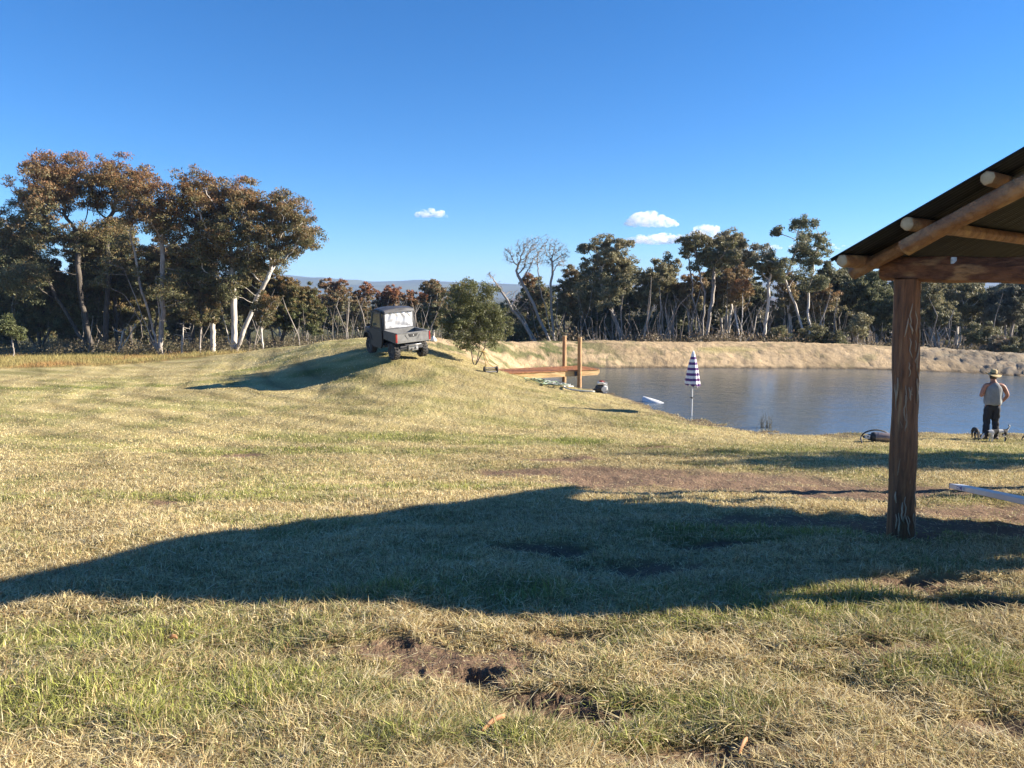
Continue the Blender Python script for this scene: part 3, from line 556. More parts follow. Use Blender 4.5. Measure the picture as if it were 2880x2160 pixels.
# bare trees left of the right wood
tree('dead_tree', 'leafless grey tree with a wide fan of fine twigs, behind the jetty posts', (745, 990), [(380, 330, 60), (470, 260, 70), (560, 230, 60), (650, 240, 70), (750, 270, 60), (800, 320, 50), (560, 330, 80), (680, 350, 70), (340, 290, 30), (500, 400, 60), (760, 380, 50)], 58, .21, 'G', .2, seed=50, leaf=False, zoom=Z3, stems=[(720, 780), (600, 560), (460, 430), (700, 560)], natt=9, up=.2)
tree('dead_tree', 'leafless pale tree leaning far left over the end of the dam bank', (640, 985), [(230, 500, 45), (290, 560, 40), (330, 620, 40), (200, 470, 25), (420, 640, 50), (400, 730, 40), (500, 700, 40)], 56, .16, 'G', .2, seed=51, leaf=False, zoom=Z3, stems=[(560, 800), (400, 700), (300, 600)], natt=3)
rt = [((1240, 990), [(940, 270, 40), (1010, 260, 35), (1090, 210, 45), (1150, 200, 35), (1220, 240, 40), (1300, 240, 35), (1050, 370, 90), (1180, 350, 90), (1270, 420, 80), (1000, 480, 90), (1130, 520, 100), (1250, 560, 80), (1090, 660, 80), (960, 600, 70)], 59, .26, 'M', .38, Z3, 'tall brown-olive gum right of the leafless fan tree, thin tufts on its top', (OLV, TAN)),
 ((800, 990), [(850, 470, 60), (900, 560, 70), (800, 580, 60), (860, 660, 70), (780, 720, 60), (920, 720, 60)], 62, .18, 'D', .2, Z3, 'olive gum directly behind the leafless fan tree', (OLV, RUST)),
 ((530, 980), [(520, 520, 50), (600, 640, 60), (500, 860, 60), (600, 760, 60), (560, 900, 60), (460, 900, 40)], 64, .16, 'D', .5, Z3, 'dark maroon tinged gum behind the left end of the dam bank', (OLV2, RUST)),
 ((1400, 990), [(1440, 490, 70), (1520, 530, 70), (1400, 600, 70), (1480, 640, 70), (1560, 440, 50), (1620, 470, 50)], 60, .18, 'W', .25, Z3, 'bushy olive gum with a leaning white stem, right of the jetty posts', (OLV, TAN)),
 ((1635, 990), [(1620, 340, 32), (1520, 370, 22), (1650, 400, 40), (1560, 430, 40), (1600, 560, 80), (1680, 620, 70), (1560, 680, 60)], 61, .18, 'M', .3, Z3, 'gum with a small detached tuft high above the umbrella\'s left side', (OLV, TAN)),
 ((1880, 995), [(1720, 250, 50), (1790, 210, 55), (1870, 205, 50), (1760, 300, 55), (1950, 220, 55), (2040, 220, 55), (2120, 240, 50), (1880, 330, 70), (2000, 330, 70), (2100, 350, 60), (1800, 400, 50), (1950, 440, 60)], 57, .28, 'M', .4, Z3, 'high umbrella-shaped gum rising under the long cloud', (OLV2, TAN)),
 ((1760, 995), [(1740, 560, 70), (1820, 540, 70), (1700, 640, 60), (1790, 660, 80), (1880, 620, 70)], 60, .17, 'M', .5, Z3, 'rounded brown gum straight above the striped umbrella', (OLV, RST2)),
 ((2060, 1000), [(2030, 530, 80), (2120, 520, 70), (1990, 620, 70), (2090, 640, 80), (2180, 600, 60), (2150, 450, 70)], 61, .18, 'W', .5, Z3, 'brown topped gum with two white stems right of the umbrella', (OLV, RST2)),
 ((215, 1005), [(200, 620, 60), (250, 650, 55), (160, 680, 50), (230, 720, 50)], 54, .11, 'W', .95, Z5, 'slim gum with orange foliage and a thin white trunk', (OLV, RST2)),
 ((60, 1005), [(60, 560, 80), (20, 660, 80), (110, 700, 70), (60, 760, 60)], 62, .17, 'M', .3, Z5, 'dark olive gum left of the orange-leaved gum', (OLV2, TAN)),
 ((110, 1000), [(50, 300, 60), (120, 300, 60), (180, 300, 45), (130, 400, 70), (240, 380, 60), (300, 380, 45), (350, 380, 40), (60, 420, 60), (200, 480, 70)], 64, .24, 'M', .3, Z5, 'broad grey-green gum whose crown slopes down right of the cloud', (GREY, TAN)),
 ((380, 1000), [(400, 430, 60), (460, 470, 60), (350, 480, 50), (480, 530, 45), (420, 540, 60), (300, 460, 50)], 55, .19, 'W', .3, Z5, 'dark domed gum with a leaning white trunk left of the tall thin gum', (OLV2, TAN)),
 ((690, 1003), [(600, 160, 32), (640, 150, 26), (665, 190, 22), (725, 175, 20), (460, 215, 20), (450, 245, 14), (700, 270, 50), (760, 280, 45), (600, 320, 40), (650, 350, 45), (720, 370, 60), (780, 370, 40), (600, 400, 40), (690, 440, 50), (640, 550, 45), (700, 600, 50), (740, 560, 40)], 56, .2, 'W', .15, Z5, 'tallest thin gum with tufted top standing alone against the sky left of the shelter roof', (OLV2, TAN)),
 ((560, 1000), [(560, 640, 70), (600, 720, 70), (520, 760, 60), (640, 760, 60), (540, 570, 45)], 59, .16, 'W', .55, Z5, 'brown-olive bushy gum at the foot of the tall thin gum', (OLV, RST2)),
 ((780, 1003), [(760, 690, 70), (820, 740, 70), (740, 780, 60), (800, 650, 50), (850, 820, 50)], 58, .15, 'M', .6, Z5, 'tan gum with slanting white limbs left of the log post', (OLV, RST2)),
 ((930, 1010), [(810, 480, 40), (840, 530, 45), (900, 560, 60), (960, 600, 70), (880, 640, 60), (940, 720, 70), (1000, 680, 70), (860, 560, 40)], 60, .2, 'D', .2, Z5, 'blackish gum below the low corner of the shelter roof', (OLV2, TAN)),
 ((1120, 1015), [(1060, 600, 80), (1150, 620, 80), (1210, 700, 80), (1100, 740, 90), (1220, 840, 70), (1150, 560, 60)], 59, .22, 'D', .15, Z5, 'very dark dense gum immediately left of the log post', (OLV2, OLV)),
 ((1030, 1020), [(1040, 850, 50), (1080, 880, 50), (1000, 900, 45), (1060, 950, 50)], 53, .08, 'M', .2, Z5, 'low olive gum standing in front of the very dark gum', (OLV, TAN)),
 ((1620, 1055), [(1500, 660, 80), (1580, 700, 90), (1500, 780, 80), (1640, 800, 80), (1560, 640, 70), (1700, 850, 60), (1500, 860, 60)], 56, .2, 'W', .2, Z5, 'dense olive gum with thin white stems immediately right of the log post', (OLV, TAN)),
 ((1740, 1060), [(1720, 660, 80), (1800, 700, 80), (1760, 800, 80), (1860, 760, 70), (1850, 650, 60)], 58, .2, 'W', .15, Z5, 'second dense olive gum right of the post, pale trunk forked low', (OLV, TAN)),
 ((2100, 1080), [(2000, 680, 70), (2080, 700, 80), (2150, 650, 80), (1980, 800, 70), (2080, 820, 80), (2200, 760, 70), (2200, 620, 50)], 57, .22, 'M', .15, Z5, 'grey branched gum at the right edge under the tie beam', (GREY, OLV)),
 ((2330, 1085), [(2300, 680, 80), (2360, 760, 90), (2280, 860, 80), (2400, 660, 80)], 55, .2, 'M', .2, Z5, 'gum half cut off by the right edge of the view', (OLV, TAN))]
for k, (b, bl, D, r0, bk, ru, z, lb, cl) in enumerate(rt):
    tree('gum_tree', lb, b, bl, D, r0 * .72, bk, .3, seed=60 + k, rust=ru, cols=cl, zoom=z, group=GR, dens=.95)
# low shrubs along the wood's foot on the right, second row behind
for k, (px, py, r_, D, lb) in enumerate([(2755, 935, 30, 52, 'grey-green shrub at the foot of the right wood, just left of the man\'s hat'), (2815, 968, 30, 50, 'low reddish shrub right above the man\'s hat on the bank'), (2865, 975, 26, 49, 'low olive shrub on the bank at the right edge'), (2190, 945, 24, 54, 'bright green shrub on the crest below the dark domed gum'), (2285, 940, 30, 53, 'grey shrub at the foot of the tall thin gum'), (2360, 955, 20, 52, 'small grey shrub behind the bank left of the post')]):
    b_ = at(px, py, D); gzz = gz(b_.x, b_.y)
    tree('shrub', lb, (px, py + r_), [(px, py, r_), (px - r_ * .8, py + r_ * .4, r_ * .7), (px + r_ * .8, py + r_ * .4, r_ * .7)], D, .03, 'M', .1, seed=90 + k, rust=.3, cols=(OLV2, TAN) if k != 1 else (GREY, RUST), cat='shrub', dens=1.0)
rr_ = random.Random(5)
for k in range(17):
    px = 1480 + k * 92 + rr_.uniform(-20, 20); D = rr_.uniform(66, 76); top = rr_.uniform(745, 800)
    bl = [(px + rr_.uniform(-60, 60), top + rr_.uniform(20, 190), rr_.uniform(24, 38)) for _ in range(11)]
    tree('gum_tree', 'dim background gum filling a gap behind the front row of the right wood', (px, 960), bl, D, .16, 'MDW'[k % 3], .25, seed=120 + k, rust=.2, cols=(OLV2, TAN), group='background gums behind the right wood', dens=.75, leafsize=.14, lpc=34)
for k in range(9):
    px = 20 + k * 78 + rr_.uniform(-20, 20); D = rr_.uniform(74, 88)
    bl = [(px + rr_.uniform(-50, 50), rr_.uniform(790, 945), rr_.uniform(24, 36)) for _ in range(10)]
    tree('gum_tree', 'dim background gum behind the left grove', (px, 970), bl, D, .15, 'MDW'[k % 3], .25, seed=150 + k, rust=.3, cols=(OLV2, RUST), group='background gums behind the left grove', dens=.75, leafsize=.15, lpc=34)
# off to the right, outside the view: the gums whose shadows streak the lawn before the pond
for k, (x, y, h, n_) in enumerate([(14.5, 15.2, 4.6, 5), (20, 16.6, 6.5, 6), (17, 14.6, 5.4, 4)]):
    bz = gz(x, y); D = y; k2 = D / F
    def tp(X, Z): # fake pixel of that place, real place stays X, y, Z
        v = ((Z / D) * CP + SP) / (CP - (Z / D) * SP); return (1440 + X / D * F * (CP + v * SP), 1080 - v * F)
    rg = random.Random(k); bl = []
    for _ in range(n_):
        q = tp(x + rg.uniform(-2, 2), bz + h * rg.uniform(.55, .95)); bl.append((q[0], q[1], 1.0 / k2))
    tree('gum_tree', 'gum outside the right edge of the view whose shadow streaks the lawn' , tp(x, bz), bl, D, .16, 'M', .3, seed=180 + k, rust=.2, group='gums to the right of the view', deep=.7, leafsize=.09, lpc=7)

# understorey scrub: one uncountable mass (stems, twigs and leaf litter heaps at the foot of the woods)
def scrub(name, label, zones, cols, seed, n, hgt, size):
    rg = np.random.default_rng(seed); cs = []
    for (x0, x1, y0, y1, f) in zones:
        m = int(n * f); X = rg.uniform(x0, x1, m); Y = rg.uniform(y0, y1, m); cs.append(np.c_[X, Y])
    cs = np.concatenate(cs); keep = fbm(cs[:, 0], cs[:, 1], .35, 2, seed) > .42; cs = cs[keep]; z = ground_z(cs[:, 0], cs[:, 1])
    h = hgt * (.4 + rg.random(len(cs)))
    cent = np.c_[cs, z + h * .45]; Vv, Q, cc = leaves(cent, h * .8, 34, size, cols, rg, z.min(), z.max() + 1, flat=.7, rust=.5)
    o = np_mesh(name, Vv, [Q], LEAF, colr={'col': cc}); tag(o, label, 'scrub', kind='stuff')
scrub('scrub', 'low tangled brown and olive scrub under the woods', [(-42, -6, 56, 72, .3), (-22, 3, 64, 96, .45), (2, 46, 52, 58, .55), (2, 46, 58, 66, .5), (-60, -20, 70, 90, .15)], ((.15, .135, .075), (.24, .17, .11)), 5, 2600, 1.0, .10)
# grey stems standing and lying in the woods
rg = np.random.default_rng(44); X = np.r_[rg.uniform(3, 42, 330), rg.uniform(-20, 4, 90), rg.uniform(-40, -8, 60)]; Y = np.r_[rg.uniform(53, 68, 330), rg.uniform(72, 95, 90), rg.uniform(58, 76, 60)]
Z = ground_z(X, Y); A_ = np.c_[X, Y, Z - .1]; h = rg.uniform(1.0, 5.6, len(X)); B_ = A_ + np.c_[rg.normal(0, .25, len(X)) * h, rg.normal(0, .3, len(X)) * h, h * np.where(rg.random(len(X)) < .2, .15, .95)]
M_ = A_ + (B_ - A_) * .35 + rg.normal(0, .16, A_.shape); M2 = A_ + (B_ - A_) * .7 + rg.normal(0, .22, A_.shape); r = rg.uniform(.018, .06, len(X)) * (h / 5) ** .4
B3 = M_ + (M2 - A_) * np.array([-.5, .4, .9]) * rg.uniform(.3, 1, (len(X), 1))
V, Q = tubes(np.r_[A_, M_, M2, M_], np.r_[M_, M2, B_, B3], np.r_[r, r * .85, r * .7, r * .5], np.r_[r * .85, r * .7, r * .3, r * .2], 5)
tag(np_mesh('thicket', V, [Q], BARK_G, smooth=True), 'thicket of thin pale stems crowding the floor of the woods', 'thicket', kind='stuff')
# far-off wood that reads as one mass
rg = np.random.default_rng(45); cs = []
for (n, y0, y1) in ((420, 100, 170), (650, 170, 420), (900, 420, 1500)):
    Y = rg.uniform(y0, y1, n); X = Y * rg.uniform(-.8, .8, n); cs.append(np.c_[X, Y])
cs = np.concatenate(cs); z = ground_z(cs[:, 0], cs[:, 1]); h = rg.uniform(3, 6, len(cs))
cent = np.repeat(np.c_[cs, z], 4, 0); hh = np.repeat(h, 4); cent += np.c_[rg.normal(0, .22, (len(hh), 2)) * hh[:, None], hh * rg.uniform(.35, .85, len(hh))]
Vv, Q, cc = leaves(cent, hh * .28, 30, .34, ((.10, .10, .05), (.17, .12, .07)), rg, -20, 0, rust=.4)
o = np_mesh('distant_wood', Vv, [Q], LEAF, colr={'col': cc}); tag(o, 'far-off olive woodland spreading behind the nearer gums', 'woodland', kind='stuff')

# ------------------------------------------------------------------ grass
def grass_mat():
    m, nt, p = nodes('grass_blade'); L = nt.links
    a = N(nt, 'ShaderNodeAttribute', attribute_name='col'); L.new(a.outputs[0], p.inputs['Base Color'])
    p.inputs['Roughness'].default_value = .6; p.inputs['Specular IOR Level'].default_value = .25
    tr = N(nt, 'ShaderNodeBsdfTranslucent'); L.new(a.outputs[0], tr.inputs[0]); mx = N(nt, 'ShaderNodeMixShader'); mx.inputs[0].default_value = .25
    L.new(p.outputs[0], mx.inputs[1]); L.new(tr.outputs[0], mx.inputs[2]); L.new(mx.outputs[0], nt.nodes['Material Output'].inputs[0]); return m
GM_ = grass_mat()
def blades(name, label, n, d0, d1, hgt, seed, lying=0.0, amax=38):
    rg = np.random.default_rng(seed)
    d = np.exp(rg.uniform(math.log(d0), math.log(d1), n)); a = np.radians(rg.uniform(-amax, amax, n))
    x = d * np.tan(a); y = d
    mk = masks(x, y); g, dirt, sand, orange, weed, rub = mk
    keep = (rg.random(n) > dirt * (.97 if not lying else .85)) & (sand < .4) & (y < 43); 
    tuft = fbm(x, y, 2.6, 3, 201); keep &= rg.random(n) < (.55 + .9 * tuft)
    x, y, d, g, dirt, tuft = [q[keep] for q in (x, y, d, g, dirt, tuft)]; n = len(x)
    z = ground_z(x, y, tuple(q[keep] for q in mk)); ok = z > WZ - .02; x, y, d, g, dirt, tuft, z = [q[ok] for q in (x, y, d, g, dirt, tuft, z)]; n = len(x)
    lod = np.sqrt(np.clip(d / 3.2, 1, 12)); tall = sstep(tuft, .5, .75)
    h = hgt * (.45 + rg.random(n) ** 1.5 * 1.1) * (1 + .55 * tall * g + .35 * g) * (1 - .5 * dirt) * np.clip(1.15 - d / 60, .7, 1)
    w_ = .0023 * (.7 + .7 * rg.random(n)) * lod * (1.25 if lying else 1)
    th = rg.uniform(0, 2 * math.pi, n); lean = np.abs(rg.normal(0, .7, n)) * (1 + .5 * (1 - g))
    if lying: lean = 6 + rg.random(n) * 8; h = h * .16
    dx, dy = np.cos(th), np.sin(th); fx = rg.uniform(0, 2 * math.pi, n); sx, sy = np.cos(fx) * w_, np.sin(fx) * w_
    b = np.c_[x, y, z - .004 + (rg.random(n) * .035 if lying else 0)]
    m1 = b + np.c_[dx * lean * h * .35, dy * lean * h * .35, h * .6]; t1 = b + np.c_[dx * lean * h, dy * lean * h, h * (.98 if not lying else 1.0) + 0 * x]
    S = np.c_[sx, sy, 0 * x]
    V = np.stack([b - S, b + S, m1 + S * .8, m1 - S * .8, t1], 1).reshape(-1, 3); k = np.arange(n)[:, None] * 5
    Q = k + np.array([[0, 1, 2, 3]]); T = k + np.array([[3, 2, 4]])
    straw = np.array((.60, .49, .245)); pale = np.array((.69, .60, .37)); br = np.array((.32, .215, .10)); gr = np.array((.215, .225, .08)); gr2 = np.array((.32, .32, .10))
    u = rg.random((n, 1)); dry = np.where(u < .5, straw, np.where(u < .72, pale, br)); v = rg.random((n, 1)); gg = gr * v + gr2 * (1 - v)
    isg = (rg.random(n) < np.clip((g * 1.25 + .02) * (.35 if lying else 1), 0, .72))[:, None]; gg = np.where((g[:, None] > .78) & (rg.random((n, 1)) < .5), np.array((.35, .37, .085)), gg); c = np.where(isg, gg, dry) * (.75 + .5 * rg.random((n, 1))) * tone(x, y)[:, None] * 1.02
    cc = np.repeat(np.c_[c, np.ones(n)], 5, 0)
    o = np_mesh(name, V, [Q, T], GM_, colr={'col': cc}); tag(o, label, 'grass', kind='stuff'); return o
blades('grass', 'short green and straw coloured grass growing over the lawn', 620000, 2.2, 42, .042, 1)
blades('grass_clippings', 'dry mown clippings lying among the grass', 260000, 2.2, 18, .06, 2, lying=1)

rg = np.random.default_rng(77); n = 60000; x = rg.uniform(-46, -4, n); y = rg.uniform(40, 62, n); mk = masks(x, y); kp = mk[3] > .5; x, y = x[kp], y[kp]; n = len(x); z = ground_z(x, y)
h = rg.uniform(.12, .3, n); a = rg.uniform(0, 6.28, n); b_ = np.c_[x, y, z - .02]; S = np.c_[np.cos(a), np.sin(a), 0 * a] * .012; T_ = b_ + np.c_[rg.normal(0, .1, n), rg.normal(0, .1, n), h]
V = np.stack([b_ - S, b_ + S, T_], 1).reshape(-1, 3); u = rg.random((n, 1)); pt = sstep(fbm(x, y, .3, 3, 9), .4, .6)[:, None]; c = (np.array((.36, .21, .08)) * (1 - pt) + np.array((.32, .27, .10)) * pt) * (.7 + .6 * u)
tag(np_mesh('long_grass', V, [np.arange(n * 3).reshape(-1, 3)], GM_, colr={'col': np.repeat(np.c_[c, np.ones(n)], 3, 0)}), 'long orange-brown unmown grass along the foot of the left grove', 'grass', kind='stuff')

# ------------------------------------------------------------------ shelter
PHI = R(50); gv = Vector((math.cos(PHI), -math.sin(PHI), 0)); rv = Vector((math.sin(PHI), math.cos(PHI), 0)); TP = .53; LEN = 7.8; HALF = 1.95
P0 = at(2340, 727, 7.2)
def roofp(s, t, dz=0): return P0 + gv * s + rv * t + Vector((0, 0, (s if s <= HALF else 2 * HALF - s) * TP + dz))
shelter = empty('log_shelter', (3.8, 7.1, -2.33)); tag(shelter, 'rustic open shelter of peeled logs with a dark corrugated iron roof at the right', 'shelter'); SO = Vector(shelter.location)
def wood_log(name, a, b, c, scale=3, sc2=(1, 1, .12), rough=.6):
    m, nt, p = nodes(name); co = coords(nt, sc2); n1 = noise(nt, scale, 6, .65, co); n2 = noise(nt, scale * 4, 5, .7, co)
    n4 = noise(nt, scale * 1.7, 3, .5, co); k = mixc(nt, ramp(nt, n1, .38, .62), a, b); k = mixc(nt, ramp(nt, n4, .56, .66), k, c); k = mixc(nt, ramp(nt, n2, .45, .8), k, tuple(x * .5 for x in b))
    nt.links.new(k, p.inputs['Base Color']); p.inputs['Roughness'].default_value = rough
    h = N(nt, 'ShaderNodeMath', operation='ADD'); nt.links.new(n1, h.inputs[0]); nt.links.new(n2, h.inputs[1]); bump(nt, p, h.outputs[0], 1.0, .035); return m
LOGP = wood_log('peeled_log_post', (.36, .15, .06), (.13, .05, .024), (.54, .28, .12), 7, (1, 1, .09))
LOGB = wood_log('peeled_log_beam', (.32, .135, .06), (.14, .05, .025), (.48, .25, .11), 6, (.3, .3, 1))
LOGR = wood_log('oiled_log_rafter', (.44, .23, .10), (.27, .12, .05), (.52, .30, .13), 4, (.5, .5, .5))
STEEL0 = simple('galvanised_plate', (.55, .56, .58), (.4, .41, .43), 12, .4, metal=.6)
ENDG = simple('sawn_log_end', (.60, .46, .28), (.48, .34, .19), 18, .7, bmp=.3)
def log(name, a, b, r0, r1, m, seed, wob=.05, bend=.0, seg=22, n=24, parent=shelter, ends=True):
    a = Vector(a); b = Vector(b); rn = random.Random(seed); pts = []; ph = rn.uniform(0, 6); side = (b - a).cross(Vector((0, 0, 1)));
    side = side.normalized() if side.length > .01 else Vector((1, 0, 0))
    for i in range(seg + 1):
        t = i / seg; o = math.sin(t * math.pi * 2.3 + ph) * bend; pts.append(a + (b - a) * t + side * o + Vector((0, 0, math.sin(t * 5 + ph) * bend * .6 if abs((b - a).normalized().z) < .8 else 0)))
    # lumpy section that keeps its shape along the log
    mb = MB(); org = SO; lob = [(rn.uniform(.4, 1) * wob, k, rn.uniform(0, 6), rn.uniform(-3, 3)) for k in (2, 3, 5, 7)]
    t0 = (b - a).normalized(); up = Vector((0, 0, 1)) if abs(t0.z) < .9 else Vector((1, 0, 0)); s_ = t0.cross(up).normalized(); u_ = s_.cross(t0); rings = []
    for i, q in enumerate(pts):
        t = i / seg; r = r0 + (r1 - r0) * t; r *= 1 + .035 * math.sin(t * 17 + ph) + rn.uniform(-.012, .012); ring = []
        for j in range(n):
            an = 2 * math.pi * j / n; rr = r * (1 + sum(A1 * math.sin(k * an + p1 + tw * t * 2) for A1, k, p1, tw in lob)); ring.append(q - org + s_ * math.cos(an) * rr + u_ * math.sin(an) * rr)
        rings.append(ring)
    # rounded-over sawn ends
    mb.rings(rings, caps=True); o = mb.build(name, m, parent, smooth='auto')
    if ends:
        for q, ring, sgn in ((pts[0], rings[0], -1), (pts[-1], rings[-1], 1)):
            e = MB(); c = sum(ring, Vector()) / n; R2 = [[c + (p - c) * f + t0 * sgn * dz for p in ring] for f, dz in ((.93, .0005), (.90, .004), (.5, .006), (.02, .006))]; e.rings(R2, caps=False); e.build('log_end', ENDG, o, smooth=True)
    return o
foot = on(2537, 1505); foot.z -= .12
topc = at(2552, 785, foot.y)
log('post', foot, topc, .118, .110, LOGP, 3, .035, .014, seg=40, n=28, ends=False)
base2 = MB()
# tie beam on the post, running to the other side of the gable
bc = at(2485, 753, foot.y + .22); beamdir = (gv + Vector((0, 0, -.045))).normalized()
log('tie_beam', bc, bc + beamdir * 2.2, .112, .125, LOGB, 5, .05, .012)
t_tr = (bc - P0).dot(rv)
# rafters
ra = at(2398, 772, P0.y + .30); s_a = (ra - P0).dot(gv)
rd = (gv + Vector((0, 0, TP))).normalized()
log('rafter', ra, ra + rd * 2.35, .062, .085, LOGR, 7, .05, .014)
rb_ = at(2545, 700, 6.75); log('rafter', rb_, rb_ + rd * 2.0, .072, .085, LOGR, 8, .06, .014)
for tt in (5.3, 7.1):
    a_ = roofp(.1, tt, -.2); log('rafter', a_, a_ + rd * 2.2, .07, .08, LOGR, 10, .05, .01)
    q = P0 + gv * .35 + rv * tt; q.z = bc.z; log('tie_beam', q, q + gv * 1.8, .11, .11, LOGB, 11, .05, .01)
    for s_ in (.55,):
        q = P0 + gv * s_ + rv * tt; zb = gz(q.x, q.y) - .1; log('post', Vector((q.x, q.y, zb)), Vector((q.x, q.y, bc.z - .1)), .125, .115, LOGP, 12, .05, .01, ends=False)
q = P0 + gv * 2.15 + rv * t_tr; log('post', Vector((q.x, q.y, gz(q.x, q.y) - .1)), Vector((q.x, q.y, bc.z - .22)), .125, .115, LOGP, 13, .05, .01, ends=False)
b = MB(); q = bc + beamdir * .62 + Vector((-.05, -.09, .075)) - SO; b.box(tuple(q), (.05, .012, .06), bev=.003); b.tube([q, q + Vector((-.02, -.03, 0))], .008, 8); b.build('bracket_or_shade_plate', STEEL0, shelter, smooth='auto')
# purlins: log ends show on the near rake
def s_at(px):
    lo, hi = 0, 1.9
    for _ in range(40):
        m_ = (lo + hi) / 2; p = roofp(m_, .03); X = 1440 + p.x / (p.y * CP - p.z * SP) * F
        lo, hi = (m_, hi) if X < px else (lo, m_)
    return lo
for k, px in enumerate((2372, 2552, 2782)):
    s_ = s_at(px); a_ = roofp(s_, .02, -.068); log('purlin', a_, a_ + rv * (LEN - .1), .056, .06, LOGR, 20 + k, .05, .006, seg=30)
# corrugated iron, ribs run down the slope
IRON = simple('weathered_corrugated_iron', (.036, .036, .037), (.022, .022, .023), 6, .55, metal=.3, bmp=.1)
def cast_to(px, py, z):
    g = on(px, py); return g + sun_from * ((z - g.z) / sun_from.z)
RB = cast_to(1770, 1752, .30); RC = cast_to(2880, 1568, .30); ed = (RC - RB); ed.z = 0; ed.normalize()  # unseen right slope: eave skewed to throw the wanted shadow edge
def roofr(u, v, dz=0):
    a = roofp(HALF, v); b = RB + ed * v; q = a * (1 - u) + b * u; q.z += dz; return q
for s0, s1 in ((-.03, HALF),):
    nt_ = 7 * 13 * 6; V = []; t = np.linspace(0, LEN, nt_ + 1); amp = .014 * np.sin(t / .076 * 2 * math.pi); up = Vector((0, 0, 1))
    ss = [s0, (s0 + s1) / 2, s1]; A1 = []
    for dz in (0, .0015):
        for s_ in ss:
            for k in range(nt_ + 1): A1.append(tuple(roofp(s_, t[k], amp[k] + dz + (.004 if s_ == HALF and s0 > 1 else 0)) - SO))
    n1 = nt_ + 1; idx = []
    for lay in (0, 3):
        for r_ in (0, 1):
            for k in range(nt_): a0 = (lay + r_) * n1 + k; idx.append((a0, a0 + 1, a0 + n1 + 1, a0 + n1))
    for r_ in (0, 1):
        for k in (0, nt_): a0 = r_ * n1 + k; idx.append((a0, a0 + n1, a0 + n1 + 3 * n1, a0 + 3 * n1))
    np_mesh('roof_sheet', np.array(A1), [np.array(idx)], IRON, shelter)
nv = 7 * 13 * 6; t = np.linspace(0, LEN, nv + 1); amp = .014 * np.sin(t / .076 * 2 * math.pi); A1 = [tuple(roofr(u, t[k], amp[k] + dz + (.004 if u == 0 else 0)) - SO) for dz in (0, .0015) for u in (0, .5, 1) for k in range(nv + 1)]
n1 = nv + 1; idx = [((lay + r_) * n1 + k, (lay + r_) * n1 + k + 1, (lay + r_ + 1) * n1 + k + 1, (lay + r_ + 1) * n1 + k) for lay in (0, 3) for r_ in (0, 1) for k in range(nv)]
np_mesh('roof_sheet', np.array(A1), [np.array(idx)], IRON, shelter)
for k, u in enumerate((.12, .5, .93)): log('purlin', roofr(u, .04, -.085), roofr(u, LEN - .04, -.085), .055, .058, LOGR, 25 + k, .05, .006, seg=20)
for tt in (.35, 3.8, 7.1):
    log('rafter', roofr(1, tt, -.2), roofr(.02, tt, -.2), .07, .075, LOGR, 9, .05, .01)
    q = roofr(.85, tt); log('post', Vector((q.x, q.y, gz(q.x, q.y) - .1)), Vector((q.x, q.y, q.z - .28)), .115, .105, LOGP, 13, .05, .01, ends=False)
rc = MB(); rc.tube([roofp(HALF, -.02, .03) - SO, roofp(HALF, LEN + .02, .03) - SO], .05, 10); rc.build('ridge_cap', IRON, shelter, smooth='auto')
# pale beetle tracks and shreds of bark on the near post
TRK = simple('pale_bark_shreds', (.50, .36, .24), (.36, .24, .15), 10, .8)
rn = random.Random(9)
pd = (topc - foot)
for k in range(44):
    t = rn.uniform(.04, .96); an = rn.uniform(-2.6, -.5); pts = []; dt = rn.uniform(.03, .11); L_ = rn.randint(3, 6)
    for i in range(L_ + 1):
        tt = min(t + dt * i / L_, .985); c = foot + pd * tt; an += rn.uniform(-.13, .13); r = (.118 + (.110 - .118) * tt) * 1.035; pts.append(c + Vector((math.cos(an) * r, math.sin(an) * r, 0)) - SO)
    w_ = rn.uniform(.7, 1.4); mb = MB(); mb.tube(pts, [.003 * w_] + [.0065 * w_] * (L_ - 1) + [.003 * w_], 5, caps=True); mb.build('bark_shred', TRK, shelter, smooth=True)

# ------------------------------------------------------------------ generic materials
BLK = simple('black_plastic', (.022, .022, .024), (.035, .034, .034), 9, .55)
BLKR = simple('black_rubber', (.028, .027, .026), (.06, .055, .048), 14, .85, bmp=.3)
DUST = simple('dusty_grey_plastic', (.21, .21, .205), (.14, .14, .135), 5, .55, bmp=.1)
DKG = simple('dark_grey_body', (.075, .075, .08), (.05, .05, .05), 5, .5)
STEEL = simple('dull_steel', (.42, .42, .42), (.30, .29, .27), 12, .4, metal=.8)
REDL = simple('red_lens', (.38, .035, .03), (.22, .02, .02), 20, .25)
WHT = simple('white_paint', (.78, .78, .76), (.62, .62, .60), 7, .5)
def plastic_window():
    m, nt, p = nodes('silver_plastic_window'); co = coords(nt, (1, 1, .35)); n1 = noise(nt, 4.5, 3, .5, co)
    nt.links.new(mixc(nt, ramp(nt, n1, .35, .65), (.80, .80, .80), (.42, .43, .45)), p.inputs['Base Color']); p.inputs['Metallic'].default_value = .35; p.inputs['Roughness'].default_value = .35; bump(nt, p, n1, .5, .03); return m
SILV = plastic_window()
mglass, nt, p = nodes('tinted_door_window'); nt.links.new(mixc(nt, noise(nt, 5, 2, .5, coords(nt)), (.03, .06, .055), (.10, .15, .14)), p.inputs['Base Color']); p.inputs['Roughness'].default_value = .08

